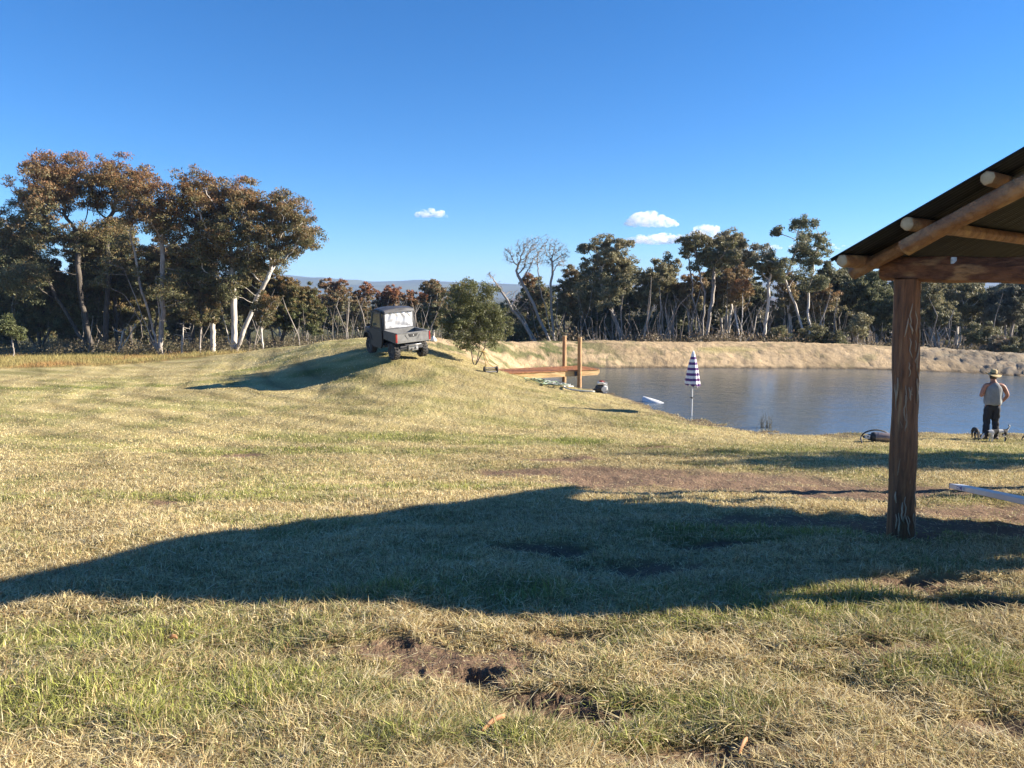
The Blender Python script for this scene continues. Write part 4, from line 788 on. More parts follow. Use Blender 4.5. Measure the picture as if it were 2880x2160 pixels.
# ------------------------------------------------------------------ utility vehicle
wr = [on(1108, 1015), on(1190, 1006)]
uc = at(1118, 1005, 31.6)
ux, uy = uc.x, uc.y
def slope(x, y, hx, hy):
    a = H0(np.array([x + hx]), np.array([y + hy]))[0]; b = H0(np.array([x - hx]), np.array([y - hy]))[0]; return float(a - b)
YAW = R(35); fwd = Vector((-math.sin(YAW), math.cos(YAW), 0)); rgt = Vector((math.cos(YAW), math.sin(YAW), 0))
fz = slope(ux, uy, fwd.x * 1.05, fwd.y * 1.05) / 2.1; rz = slope(ux, uy, rgt.x * .62, rgt.y * .62) / 1.24
yv = (fwd + Vector((0, 0, fz))).normalized(); xv = (rgt + Vector((0, 0, rz))); xv = (xv - yv * xv.dot(yv)).normalized(); zv = xv.cross(yv)
utv = empty('utility_vehicle'); tag(utv, 'dark grey side-by-side utility vehicle with a cargo tray, parked on the grassy mound', 'utility vehicle')
utv.matrix_world = Matrix.Translation((ux, uy, float(H0(np.array([ux]), np.array([uy]))[0]) + .03)) @ Matrix((xv, yv, zv)).transposed().to_4x4()
def wheel(x, y):
    M = Matrix.Translation((x, y, .345)) @ Matrix.Rotation(R(90), 4, 'Y')
    t = MB(); hw = .125; t.lathe([(.17, -hw * .8), (.24, -hw), (.30, -hw), (.325, -hw * .75), (.325, hw * .75), (.30, hw), (.24, hw), (.17, hw * .8)], 36, M)
    for k in range(18):
        a = 2 * math.pi * k / 18
        for s_ in (-1, 1):
            a2 = a + (math.pi / 18 if s_ > 0 else 0)
            t.box((0, 0, 0), (.034, .045, .11), M @ Matrix.Rotation(a2, 4, 'Z') @ Matrix.Translation((.330, 0, s_ * .062)) @ Matrix.Rotation(R(24 * s_), 4, 'X'))
    ty = t.build('tyre', BLKR, None, smooth='auto'); w_ = MB(); sg = 1 if x > 0 else -1
    w_.lathe([(.172, -.10), (.165, -.03), (.172, .10)], 28, M); 
    for zz in (.06 * sg,):
        w_.lathe([(.17, zz), (.15, zz + .02 * sg), (.06, zz + .015 * sg), (.045, zz + .04 * sg), (.001, zz + .04 * sg)], 28, M)
    for k in range(6): w_.box((0, 0, 0), (.09, .02, .02), M @ Matrix.Rotation(k * math.pi / 3, 4, 'Z') @ Matrix.Translation((.105, 0, zz + .025 * sg)))
    e = w_.build('wheel', DKG, utv, smooth='auto'); ty.parent = e; ty.name = 'tyre'; return e
for x in (-.62, .62):
    for y in (-.98, 1.10): wheel(x, y)
b = MB(); b.box((0, .05, .50), (1.0, 2.7, .16), bev=.02); b.box((0, 1.1, .62), (.95, .5, .2), bev=.02); b.box((0, .35, .45), (1.36, 1.05, .10), bev=.02)
b.prism([(-.58, .55), (.58, .55), (.66, .8), (.64, 1.06), (.3, 1.14), (-.3, 1.14), (-.64, 1.06), (-.66, .8)], .95, 1.62); b.build('body', DKG, utv, smooth='auto')
for sx in (-1, 1):   # front guards
    b = MB(); pr = [(-.36, .62), (-.3, .78), (-.15, .86), (.15, .88), (.3, .8), (.38, .62), (.42, .62), (.34, .85), (.17, .93), (-.17, .91), (-.34, .82), (-.42, .62)]
    M = Matrix.Translation((sx * .66, 1.12, 0)) @ Matrix.Rotation(R(90), 4, 'Z'); b.prism(pr, -.13, .13, M); b.build('mudguard', BLK, utv, smooth='auto')
for sx in (-1, 1):   # doors
    M = Matrix.Translation((sx * .73, 0, 0)) @ Matrix.Rotation(R(90), 4, 'Z')
    b = MB(); b.prism([(-.22, 1.12), (.92, 1.12), (.96, .95), (.80, .42), (.55, .36), (-.08, .36), (-.20, .60)], -.035, .035, M)
    dr = b.build('door', BLK, utv, smooth='auto')
    b = MB(); P4 = [(-.20, 1.125), (.90, 1.125), (.62, 1.83), (-.17, 1.83)]; I4 = [(-.10, 1.18), (.76, 1.18), (.54, 1.76), (-.07, 1.76)]
    for y_ in (-.025, .025): pass
    V_ = [(x, y_, z) for y_ in (-.025, .025) for x, z in P4 + I4]; Fc = []
    for k in range(4):
        k2 = (k + 1) % 4; Fc += [(k, k2, 4 + k2, 4 + k), (8 + k, 12 + k, 12 + k2, 8 + k2), (k, 8 + k, 8 + k2, k2), (4 + k, 4 + k2, 12 + k2, 12 + k)]
    b.add(V_, Fc, M); b.build('window_frame', BLK, dr)
    b = MB(); b.prism(I4, -.006, .006, M); b.build('pane', mglass, dr)
    b = MB(); b.box((sx * .78, -.05, 1.05), (.02, .13, .03), bev=.006); b.build('handle', DKG, dr)
    b = MB(); b.box((sx * .80, .72, 1.17), (.03, .05, .03)); b.box((sx * .88, .76, 1.24), (.14, .05, .10), bev=.015); b.build('mirror', BLK, utv)
b = MB()
for sx in (-1, 1): b.tube([(sx * .68, -.24, .75), (sx * .69, -.24, 1.3), (sx * .66, -.2, 1.80), (sx * .64, .3, 1.87), (sx * .62, .62, 1.83), (sx * .66, .98, 1.12)], .028, 10)
b.tube([(-.66, -.2, 1.82), (.66, -.2, 1.82)], .028, 10); b.tube([(-.62, .62, 1.84), (.62, .62, 1.84)], .028, 10); b.build('roll_cage', DKG, utv, smooth=True)
rings = []
for y_, z_, hwid in ((-.36, 1.86, .66), (-.30, 1.93, .69), (.15, 1.97, .70), (.60, 1.93, .68), (.74, 1.87, .64)):
    rings.append([(x * hwid, y_, z_ + dz - .035 * abs(x) ** 4) for x, dz in ((-1, -.05), (-.97, .0), (-.5, .02), (0, .03), (.5, .02), (.97, .0), (1, -.05), (.5, -.055), (0, -.055), (-.5, -.055))])
b = MB(); b.rings(rings); b.build('roof', DKG, utv, smooth='auto')
b = MB(); b.tube([(.02, .1, 1.98), (.02, .1, 2.03)], .012, 8); b.lathe([(.001, 0), (.035, 0), (.035, .05), (.02, .07), (.001, .07)], 14, Matrix.Translation((.02, .1, 2.01))); b.build('beacon', BLK, utv, smooth='auto')
# rear window of crumpled silvery plastic
nx, nz_ = 40, 22; V = []; rg = np.random.default_rng(3)
for k in range(nz_ + 1):
    for i in range(nx + 1):
        u, v = i / nx, k / nz_; x = -.61 + 1.22 * u; z = 1.17 + .62 * v
        edge = min(1, 8 * min(u, 1 - u)) * min(1, 8 * min(v, 1 - v)); dr_ = math.sin(19 * u + 5 * (v - .5) * (u - .5) * 6 + 1.3 * math.sin(7 * v)) * .012 + math.sin(43 * u - 9 * v) * .003 + .005 * math.sin(11 * v + 6 * u)
        V.append((x, -.29 - dr_ * edge, z))
Q = [(k * (nx + 1) + i, k * (nx + 1) + i + 1, (k + 1) * (nx + 1) + i + 1, (k + 1) * (nx + 1) + i) for k in range(nz_) for i in range(nx)]
b = MB(); b.add(V, Q); b.build('rear_window', SILV, utv, smooth=True)
b = MB(); b.box((0, -.275, 1.125), (1.32, .03, .09)); b.box((0, -.275, 1.825), (1.32, .03, .07)); b.box((-.64, -.275, 1.475), (.05, .03, .64)); b.box((.64, -.275, 1.475), (.05, .03, .64)); b.build('rear_window_surround', DKG, utv)
# cargo tray
tr_ = MB(); tr_.box((0, -.86, .80), (1.36, 1.14, .04)); tr_.box((0, -.30, .97), (1.36, .035, .32), bev=.008)
for i in range(7): tr_.box((-.54 + i * .18, -.86, .83), (.05, 1.08, .02))
tray = tr_.build('cargo_tray', DUST, utv, smooth='auto')
for sx in (-1, 1):
    b = MB(); b.prism([(-1.43, .70), (-.29, .78), (-.29, 1.08), (-1.43, 1.10)], -.022, .022, Matrix.Translation((sx * .70, 0, 0)) @ Matrix.Rotation(R(90), 4, 'Z')); b.box((sx * .70, -.86, 1.10), (.07, 1.14, .03), bev=.01); b.build('tray_side', DKG if sx < 0 else DUST, utv, smooth='auto')  # left side darker grey: its shade is put into the colour
tg = MB(); tg.box((0, -1.45, .91), (1.42, .045, .40), bev=.012); tg.box((0, -1.452, 1.10), (1.42, .07, .04), bev=.012)
for sx in (-1, 1):
    tg.prism([(sx * .30, 1.04), (sx * .36, 1.04), (sx * .25, .86), (sx * .19, .86)], -1.484, -1.46); tg.box((sx * .50, -1.475, .80), (.38, .012, .03))
tailgate = tg.build('tailgate', DUST, utv, smooth='auto')
b = MB(); b.prism([(-.20, 1.055), (.20, 1.055), (.13, .945), (-.13, .945)], -1.492, -1.474); b.build('latch_plate', BLK, tailgate)
b = MB(); b.prism([(-.03, .985), (.03, .985), (.0, 1.03)], -1.498, -1.493); b.build('emblem', WHT, tailgate)
for sx in (-1, 1):
    b = MB(); b.box((sx * .725, -1.44, .92), (.065, .09, .34), bev=.012); b.build('tail_light', REDL, utv, smooth='auto')
b = MB(); b.tube([(-.34, -1.38, .70), (-.34, -1.46, .62), (.34, -1.46, .62), (.34, -1.38, .70)], .02, 8); b.build('bumper_bar', STEEL, utv, smooth=True)
b = MB(); b.box((.06, -1.22, .47), (.44, .24, .26), bev=.03); b.tube([(.0, -1.30, .42), (.0, -1.42, .40)], .045, 12); b.tube([(.2, -1.1, .42), (.2, -1.38, .47)], .05, 12); b.box((0, -.98, .50), (.3, .5, .16), bev=.02); b.build('muffler', STEEL, utv, smooth='auto')
b = MB()
for sx in (-1, 1):
    b.tube([(sx * .12, -.98, .42), (sx * .60, -.98, .35)], .03, 8); b.tube([(sx * .15, -1.05, .50), (sx * .52, -1.02, .38)], .018, 8); b.tube([(sx * .40, -.93, .40), (sx * .34, -.90, .78)], .035, 10); b.tube([(sx * .12, 1.1, .42), (sx * .60, 1.1, .35)], .03, 8)
b.box((0, -.98, .43), (.28, .2, .14), bev=.03); b.box((0, 1.1, .43), (.28, .2, .12), bev=.03); b.box((0, .06, .44), (.10, 2.2, .06))
b.build('axle', BLK, utv, smooth=True)
b = MB()
for sx in (-1, 1): b.box((sx * .33, .15, .72), (.52, .5, .14), bev=.04); b.box((sx * .33, -.12, 1.02), (.50, .12, .52), bev=.04)
b.build('seat', BLK, utv, smooth='auto')
b = MB(); b.tube([(-.33, .72, 1.05), (-.33, .60, 1.12)], .015, 8); b.tube([(-.33 + .15 * math.cos(a), .6 + .05 * math.sin(a), 1.12 + .14 * math.sin(a)) for a in np.linspace(0, 6.283, 17)], .014, 6, caps=False); b.build('steering_wheel', BLK, utv, smooth=True)
# white bag on the crest
q = at(1219, 960, 36.6); q.z = max(q.z - .02, gz(q.x, q.y))
b = MB(); b.rings([[(r * math.cos(a) * (1 + .15 * math.sin(3 * a + z * 20)), r * .7 * math.sin(a), z) for a in np.linspace(0, 5.9, 12)] for r, z in ((.10, -.02), (.14, .04), (.13, .12), (.08, .20), (.03, .25), (.005, .27))]); o = b.build('bag', WHT, None, smooth=True); o.location = q; tag(o, 'small white bag slumped on the crest right of the cargo tray', 'bag')

# ------------------------------------------------------------------ jetty
DECK = wood_log('oiled_decking', (.50, .20, .055), (.36, .135, .035), (.56, .27, .09), 6, (1, .2, 1), .5)
PINE = wood_log('fresh_pine', (.62, .42, .18), (.55, .34, .135), (.68, .49, .24), 3, (.15, 1, 1), .6)
POSTW = wood_log('treated_pole', (.52, .30, .13), (.40, .21, .085), (.58, .36, .17), 6, (1, 1, .08), .6)
jf = at(1440, 1049, 32.2); je = at(1683, 1039, 33.9); je.z = jf.z
jx = (je - jf); jl = jx.length; jx.normalize(); jy = Vector((-jx.y, jx.x, 0))
jetty = empty('jetty'); tag(jetty, 'short new timber jetty with oiled red deck over the near corner of the pond', 'jetty')
jetty.matrix_world = Matrix.Translation(jf) @ Matrix((jx, jy, Vector((0, 0, 1)))).transposed().to_4x4()
jw = 1.75; nb = int((jl + .25) / .095); 
for k in range(nb):
    b = MB(); b.box((-.15 + k * .095 + .045 - .0, jw / 2, -.018 + random.uniform(-.001, .001)), (.088, jw + random.uniform(-.015, .015) + .03, .034), bev=.004); b.build('deck_board', DECK, jetty)
for y_ in (.045, jw - .045, jw / 2):
    b = MB(); b.prism([(.0 if y_ < .1 else .1, -.038), (jl + .08, -.038), (jl + .08, -.16), (jl - .02, -.275), (.0, -.275)], y_ - .025, y_ + .025); b.build('bearer', PINE, jetty)
b = MB(); b.box((-.12, jw / 2, -.11), (.05, jw, .14)); b.build('end_joist', PINE, jetty)
for (px, y_, top) in ((1630, -.11, 948), (1587, jw + .10, 945)):
    v = (px - 1440) / F
    # point along jetty at offset y_
    lo, hi = 0, jl + 1
    for _ in range(40):
        m_ = (lo + hi) / 2; q = jf + jx * m_ + jy * y_
        lo, hi = (m_, hi) if 1440 + q.x / (q.y * CP - q.z * SP) * F < px else (lo, m_)
    q = jf + jx * lo + jy * y_; zt = at(px, top, q.y).z; zb = -5.4
    b = MB(); b.tube([(lo, y_, zb - jf.z), (lo, y_, (zt + zb) / 2 - jf.z), (lo, y_, zt - jf.z)], [.098, .095, .092], 20); pt = b.build('post', POSTW, jetty, smooth='auto')
    b = MB(); b.tube([(lo, y_, zt - jf.z + .0005), (lo, y_, zt - jf.z + .004)], .088, 20); b.build('post_top', ENDG, pt)
b = MB(); b.box((lo * 0 + jl * .74, -.03, -.16), (.25, .02, .2)); b.build('bracket_or_shade_plate', DKG, jetty)  # dark plate standing in for the post's shadow on the bearer

# ------------------------------------------------------------------ umbrella
ub = on(1945, 1173); um = empty('beach_umbrella', tuple(ub)); tag(um, 'furled beach umbrella in purple and white stripes standing at the pond edge', 'umbrella')
k = ub.y / F; UH = (1175 - 988) * k
def ucan():
    m, nt, p = nodes('striped_canvas'); t = N(nt, 'ShaderNodeTexCoord'); s_ = N(nt, 'ShaderNodeSeparateXYZ'); nt.links.new(t.outputs['Object'], s_.inputs[0])
    mm = N(nt, 'ShaderNodeMath', operation='MULTIPLY_ADD'); nt.links.new(s_.outputs[2], mm.inputs[0]); mm.inputs[1].default_value = 1 / (15.2 * k); mm.inputs[2].default_value = -(UH - 30.5 * k * .52) / (15.2 * k) + 40
    fr = N(nt, 'ShaderNodeMath', operation='FRACT'); nt.links.new(mm.outputs[0], fr.inputs[0]); gt = N(nt, 'ShaderNodeMath', operation='GREATER_THAN'); nt.links.new(fr.outputs[0], gt.inputs[0]); gt.inputs[1].default_value = .52
    top = N(nt, 'ShaderNodeMath', operation='LESS_THAN'); nt.links.new(s_.outputs[2], top.inputs[0]); top.inputs[1].default_value = UH - 13 * k
    ml = N(nt, 'ShaderNodeMath', operation='MULTIPLY'); nt.links.new(gt.outputs[0], ml.inputs[0]); nt.links.new(top.outputs[0], ml.inputs[1])
    nt.links.new(mixc(nt, ml.outputs[0], (.76, .75, .76), (.10, .035, .17)), p.inputs['Base Color']); p.inputs['Roughness'].default_value = .75; return m
n = 64; rings = []
zt_, zb_ = UH, UH - 97 * k
for i in range(26):
    t = i / 25; z = zt_ + (zb_ - zt_) * t; r0 = (.015 + .235 * t ** .72) * (1 if t < .93 else 1 - .6 * (t - .93))
    ring = []
    for j in range(n):
        a = 2 * math.pi * j / n; fold = (abs(math.sin(a * 4 + .6 * t)) ** .7 - .6) * .30 * min(1, t * 2.5); rr = r0 * (1 + fold); ring.append((rr * math.cos(a), rr * math.sin(a), z + (.035 * math.sin(a * 8) if i == 25 else 0) - .04 * t * math.cos(a)))
    rings.append(ring)
b = MB(); b.rings(rings, caps=False); cn = b.build('canopy', ucan(), um, smooth=True); sm = cn.modifiers.new('thick', 'SOLIDIFY'); sm.thickness = .004
b = MB(); b.tube([(0, 0, -.2), (0, 0, UH * .55), (0, 0, UH - .02)], .019, 12); pl = b.build('pole', WHT, um, smooth='auto')
b = MB(); b.lathe([(.001, UH + .03), (.012, UH + .02), (.02, UH - .02), (.022, UH - .06)], 12); b.build('finial', WHT, um, smooth=True)
b = MB(); b.tube([(-.02, 0, UH * .29), (-.075, 0, UH * .30)], .012, 8); b.lathe([(.022, -.03), (.028, -.02), (.028, .02), (.022, .03)], 12, Matrix.Translation((0, 0, UH * .29))); b.build('knob', BLK, um, smooth='auto')
b = MB(); b.tube([(.155 + .018 * math.cos(a), -.165, UH * .57 + .03 * math.sin(a)) for a in np.linspace(.8, 5.5, 9)], .0055, 5); b.build('logo', REDL, um)

# ------------------------------------------------------------------ reel mower, hoses, pump, hull, water plant
mo = on(1380, 1049); mw = empty('reel_mower', tuple(mo), (0, 0, R(12))); tag(mw, 'small push reel mower with a thin yellow handle left of the jetty', 'lawn mower')
YEL = simple('yellow_tube', (.55, .36, .10), (.42, .26, .08), 12, .5)
for sx in (-.26, .26):
    b = MB(); M = Matrix.Translation((sx, 0, .13)) @ Matrix.Rotation(R(90), 4, 'Y'); b.lathe([(.07, -.03), (.115, -.035), (.13, -.02), (.13, .02), (.115, .035), (.07, .03)], 24, M); b.lathe([(.001, -.02), (.10, -.02), (.10, .02), (.001, .02)], 20, M)
    for q in range(20): b.box((0, 0, 0), (.012, .018, .06), M @ Matrix.Rotation(q * math.pi / 10, 4, 'Z') @ Matrix.Translation((.131, 0, 0)))
    b.build('wheel', BLKR, mw, smooth='auto')
b = MB(); b.tube([(-.24, 0, .13), (.24, 0, .13)], .014, 8)
for q in range(5):
    b.tube([(-.22 + .44 * t, .06 * math.cos(q * 1.2566 + t * 1.5), .13 + .06 * math.sin(q * 1.2566 + t * 1.5)) for t in np.linspace(0, 1, 9)], .006, 4)
b.build('reel', STEEL, mw, smooth=True)
b = MB(); b.box((0, -.03, .22), (.48, .03, .03)); b.box((0, -.09, .05), (.46, .05, .02)); b.box((0, -.14, .06), (.44, .05, .05), bev=.01); b.build('frame', simple('mower_frame', (.55, .5, .45), (.3, .27, .25), 9, .5), mw)
hp = Vector((-.33, -.1, .88)); b = MB(); b.tube([(-.23, 0, .16), (-.20, -.03, .35), hp], .018, 8); b.tube([(.23, 0, .16), (-.12, -.04, .42), hp + Vector((.02, 0, 0))], .018, 8); b.tube([hp + Vector((-.16, 0, .02)), hp, hp + Vector((.16, 0, -.02))], .02, 8); b.tube([hp, hp + Vector((-.03, 0, .10))], .02, 8); b.build('handle', YEL, mw, smooth=True)

hc = on(1545, 1086); HG = simple('green_white_hose', (.26, .36, .22), (.05, .08, .05), 5, .5, lo=.48, hi=.54); HW = simple('pale_hose', (.60, .60, .55), (.42, .42, .38), 5, .5)
def hose(name, cx, cy, loops, rad, m, seed, r=.017, label=None, spread=.4):
    rn = random.Random(seed); pts = []; a = rn.uniform(0, 6); x, y = cx, cy
    n = int(loops * 14)
    for i in range(n):
        a += 2 * math.pi / 14 * rn.uniform(.6, 1.4); rx = rad * (1 + .5 * math.sin(i * .37 + seed)); xx = cx + math.cos(a) * rx + spread * math.sin(i * .11 + seed); yy = cy + math.sin(a) * rx * .8
        pts.append([xx, yy, .07 + .12 * rn.random()])
    zz = ground_z(np.array([p[0] for p in pts]), np.array([p[1] for p in pts]))
    # smooth once
    P_ = np.array(pts); P_[:, 2] += zz; P2 = [P_[0]]
    for i in range(len(P_) - 1): P2 += [P_[i] * .75 + P_[i + 1] * .25, P_[i] * .25 + P_[i + 1] * .75]
    o = np.array([cx, cy, zz.mean()]); b = MB(); b.tube([tuple(q - o) for q in P2], r, 6); ob = b.build(name, m, None, smooth=True); ob.location = o; tag(ob, label, 'hose'); return ob
hose('garden_hose', hc.x - .1, hc.y + .1, 5, .42, HG, 1, .018, 'tangled green hose heaped on the grass in front of the jetty', .38)
hose('garden_hose', hc.x + .25, hc.y, 3, .36, HW, 4, .014, 'pale coil of thin hose lying on top of the green hose tangle', .25)
p1 = on(1690, 1107); pts = [on(*q, .06) for q in ((1612, 1091), (1590, 1092), (1584, 1095), (1600, 1101), (1640, 1105), (1672, 1108))]
P2 = [pts[0]]
for i in range(len(pts) - 1): P2 += [pts[i] * .75 + pts[i + 1] * .25, pts[i] * .25 + pts[i + 1] * .75]
P2.append(pts[-1]); b = MB(); b.tube([q - pts[0] for q in P2], .028, 10); o = b.build('suction_hose', HW, None, smooth=True); o.location = pts[0]; tag(o, 'thick pale suction hose curving over the grass to the pump', 'hose')
pu = empty('water_pump', tuple(p1)); tag(pu, 'black and white motor pump with a red cap on the bank', 'pump')
b = MB(); b.tube([(-.17, 0, .17), (.08, 0, .17)], [.15, .16], 20); b.tube([(-.23, 0, .17), (-.17, 0, .17)], [.09, .15], 20); b.tube([(-.2, 0, .17), (-.3, 0, .12)], .035, 10); b.build('pump_housing', BLK, pu, smooth='auto')
b = MB(); b.box((.16, -.02, .20), (.16, .2, .18), bev=.03); b.tube([(.10, -.12, .17), (.10, -.17, .17)], .10, 18); b.box((-.02, -.02, .40), (.26, .2, .10), bev=.03); b.box((.15, 0, .36), (.12, .16, .09), bev=.03); b.build('engine_cover', WHT, pu, smooth='auto')
b = MB(); b.tube([(.0, -.02, .44), (.0, -.02, .50)], .075, 16); b.box((.08, -.02, .455), (.10, .06, .05), bev=.01); b.build('fuel_cap', REDL, pu, smooth='auto')
b = MB()
for y_ in (-.14, .14): b.tube([(-.2, y_, .02), (.24, y_, .02), (.26, y_, .12), (.24, y_, .4), (-.1, y_, .46)], .012, 6)
b.box((.02, 0, .015), (.42, .3, .02)); b.tube([(.24, -.14, .4), (.24, .14, .4)], .012, 6); b.build('frame', STEEL, pu, smooth='auto')

hu = on(1845, 1141); h = empty('dinghy', tuple(hu + Vector((-.05, .1, .06))), (0, R(9), R(-40))); tag(h, 'small white upturned dinghy half sunk at the grassy edge left of the umbrella', 'boat')
rings = []
for t in np.linspace(0, 1, 15):
    wdt = .20 * math.sin(math.pi * min(.5, .12 + t * .9) if t < .45 else math.pi * .5) * (1 - max(0, t - .55) ** 2 * 3.6); hgt = .16 * (1 - .5 * t ** 3)
    rings.append([(-.5 + 1.1 * t, max(wdt, .02) * 1.2 * math.cos(a), -.06 + (hgt + .05) * math.sin(a) ** .8) for a in np.linspace(0, math.pi, 12)] )
b = MB(); b.rings(rings); b.build('hull', WHT, h, smooth='auto')
b = MB(); b.tube([(r_[0][0], r_[0][1] * 1.04, -.05) for r_ in rings], .016, 6); b.tube([(r_[-1][0], r_[-1][1] * 1.04, -.05) for r_ in rings], .016, 6); b.build('gunwale', DUST, h, smooth=True)

wq = wat(2150, 1203); rs = empty('water_plant', (wq[0], wq[1], WZ - .1)); tag(rs, 'few dead reed stems sticking out of the water at the near shore', 'plant')
b = MB(); rn = random.Random(3)
for i in range(26):
    x0, y0 = rn.uniform(-.2, .25), rn.uniform(-.1, .1); hh_ = rn.uniform(.15, .55); b.tube([(x0, y0, -.1), (x0 + rn.uniform(-.06, .08), y0, hh_ * .6), (x0 + rn.uniform(-.14, .14), y0 + rn.uniform(-.1, .1), hh_)], [.008, .006, .003], 4)
b.build('stems', simple('dead_reed', (.12, .11, .07), (.06, .055, .04), 9, .9), rs)

# cylinder with cable loop behind the post
cy_ = on(2462, 1243); mt = empty('pressure_cylinder', tuple(cy_ + Vector((0, 0, .11))), (0, 0, R(-14))); tag(mt, 'rusty metal cylinder with a black funnel end lying on the grass behind the log post', 'cylinder')
Mx = Matrix.Rotation(R(90), 4, 'Y'); CYL = simple('rusty_zinc', (.36, .31, .29), (.24, .18, .155), 7, .45, metal=.6)
b = MB(); b.lathe([(.001, .62), (.10, .62), (.125, .58), (.13, .0), (.13, -.02), (.12, -.03)], 28, Mx); b.lathe([(.134, .05), (.137, .06), (.134, .07)], 28, Mx); b.build('drum', CYL, mt, smooth='auto')
b = MB(); b.lathe([(.13, -.02), (.135, -.06), (.12, -.10), (.08, -.12), (.075, -.17), (.05, -.20), (.03, -.30), (.001, -.32)], 24, Mx); b.build('funnel', BLK, mt, smooth='auto')
b = MB(); b.box((-.21, -.07, .015), (.13, .012, .10), bev=.005); b.build('sticker', WHT, mt)
b = MB(); b.box((-.20, -.079, .02), (.035, .004, .035)); b.build('label_mark', BLK, mt)
c_ = [on(2424, 1247, .02)]
for (px, py) in ((2420, 1230), (2430, 1217), (2450, 1210), (2472, 1209), (2492, 1215), (2515, 1230), (2530, 1240)): c_.append(at(px, py, cy_.y + .05))
P2 = [c_[0]]
for i in range(len(c_) - 1): P2 += [c_[i] * .75 + c_[i + 1] * .25, c_[i] * .25 + c_[i + 1] * .75]
b = MB(); b.tube([q - c_[0] for q in P2], .019, 8); o = b.build('cable', BLK, None, smooth=True); o.location = c_[0]; tag(o, 'stiff black cable arching in a loop over the metal cylinder', 'cable')

# aluminium plank
pa = at(2690, 1369, 8.9); pb = at(2880, 1409, 6.75); pdv = (pb - pa).normalized(); plen = 3.6
pk = empty('aluminium_plank'); tag(pk, 'long grey aluminium box plank with blue stickers slanting in from the right', 'plank')
sdv = pdv.cross(Vector((0, 0, 1))).normalized(); upv = sdv.cross(pdv)
ALU = simple('brushed_aluminium', (.62, .63, .66), (.50, .52, .56), 9, .45, metal=.35, stretch=(.2, 1, 1)); BLU = simple('blue_sticker', (.05, .09, .32), (.04, .07, .25), 5, .5)
pk.matrix_world = Matrix.Translation(pa) @ Matrix((pdv, sdv, upv)).transposed().to_4x4()
b = MB(); b.box((plen / 2, .0, .004), (plen, .15, .054), bev=.004); b.box((plen / 2, 0, .030), (plen, .13, .006)); b.build('box_section', ALU, pk, smooth='auto')
b = MB(); b.box((-.006, 0, .004), (.014, .156, .062), bev=.003); b.build('end_cap', BLK, pk)
sg = 1 if sdv.x < 0 else -1
b = MB(); b.box((.42, sg * .0765, .004), (.17, .003, .03)); b.box((.54, sg * .0765, .004), (.025, .003, .046)); b.build('sticker', BLU, pk)
b = MB(); b.box((.62, sg * .0765, .004), (.05, .003, .03)); b.build('sticker', simple('pale_blue', (.2, .42, .55), None, 5, .5), pk)
b = MB(); b.box((.42, sg * .079, .004), (.12, .002, .012)); b.build('sticker_print', WHT, pk)
en = pa + pdv * 3.3; zg = gz(en.x, en.y); b = MB(); b.tube([(0, 0, -.08), (0, 0, en.z - zg - .03)], [.19, .17], 20); o = b.build('tree_stump', LOGP, None, smooth='auto'); o.location = (en.x, en.y, zg); tag(o, 'sawn log stump propping the far end of the aluminium plank', 'stump')

# curled strips of shed bark in the foreground
BS = simple('shed_bark', (.46, .24, .10), (.30, .15, .07), 14, .7)
for (px, py, a, L_, lb) in ((1345, 2110, .75, .15, 'curled orange-brown strip of shed bark in the grass at the bottom centre'), (2075, 2135, .9, .10, 'short brown bark strip lying at the bottom right of centre'), (470, 1815, .1, .06, 'small pale bark chip in the grass at the lower left')):
    q = on(px, py, .03); rings = []
    for t in np.linspace(0, 1, 9):
        w_ = .009 * math.sin(math.pi * (.1 + .85 * t)); rings.append([(t * L_, w_ * math.cos(b2) , .012 * math.sin(b2) + .025 * math.sin(t * 2.6)) for b2 in np.linspace(0, 5.6, 9)])
    b = MB(); b.rings(rings); o = b.build('bark_strip', BS, None, smooth=True); o.location = q; o.rotation_euler = (0, -.1, a); tag(o, lb, 'bark')

# ------------------------------------------------------------------ man and dogs
def skin(name, V, E, rad, m, parent, sub=2, root=0):
    me = bpy.data.meshes.new(name); me.from_pydata([tuple(v) for v in V], E, []); o = link_mesh(name, me, m, parent)
    s_ = o.modifiers.new('skin', 'SKIN'); s_.use_smooth_shade = True; s_.branch_smoothing = .4
    for i, r in enumerate(rad):
        r = (r, r) if not hasattr(r, '__len__') else r
        me.skin_vertices[0].data[i].radius = r; me.skin_vertices[0].data[i].use_root = (i == root)
    ss = o.modifiers.new('sub', 'SUBSURF'); ss.levels = sub; ss.render_levels = sub
    return o
SKIN = simple('tanned_skin', (.42, .20, .13), (.34, .15, .10), 12, .6); SHIRT = simple('grey_singlet', (.26, .275, .28), (.20, .21, .22), 9, .9); TROU = simple('dark_trousers', (.012, .014, .02), (.024, .027, .034), 5, .85)
STRAW = simple('straw_hat', (.52, .40, .20), (.40, .29, .13), 30, .8, bmp=.5); BOOT = simple('brown_boot', (.06, .04, .03), None, 9, .7); HAIR = simple('dark_hair', (.05, .035, .025), None, 20, .8)
def near(px, d, dz=0): q_ = at(px, 1223, d); return Vector((q_.x, q_.y, gz(q_.x, q_.y) + dz))
mq = near(2785, 20.7); man = empty('person', tuple(mq), (0, 0, R(-10))); man.scale = (1.05, 1.05, 1.05); tag(man, 'man seen from behind in straw hat, grey singlet and dark trousers, right elbow out', 'person')
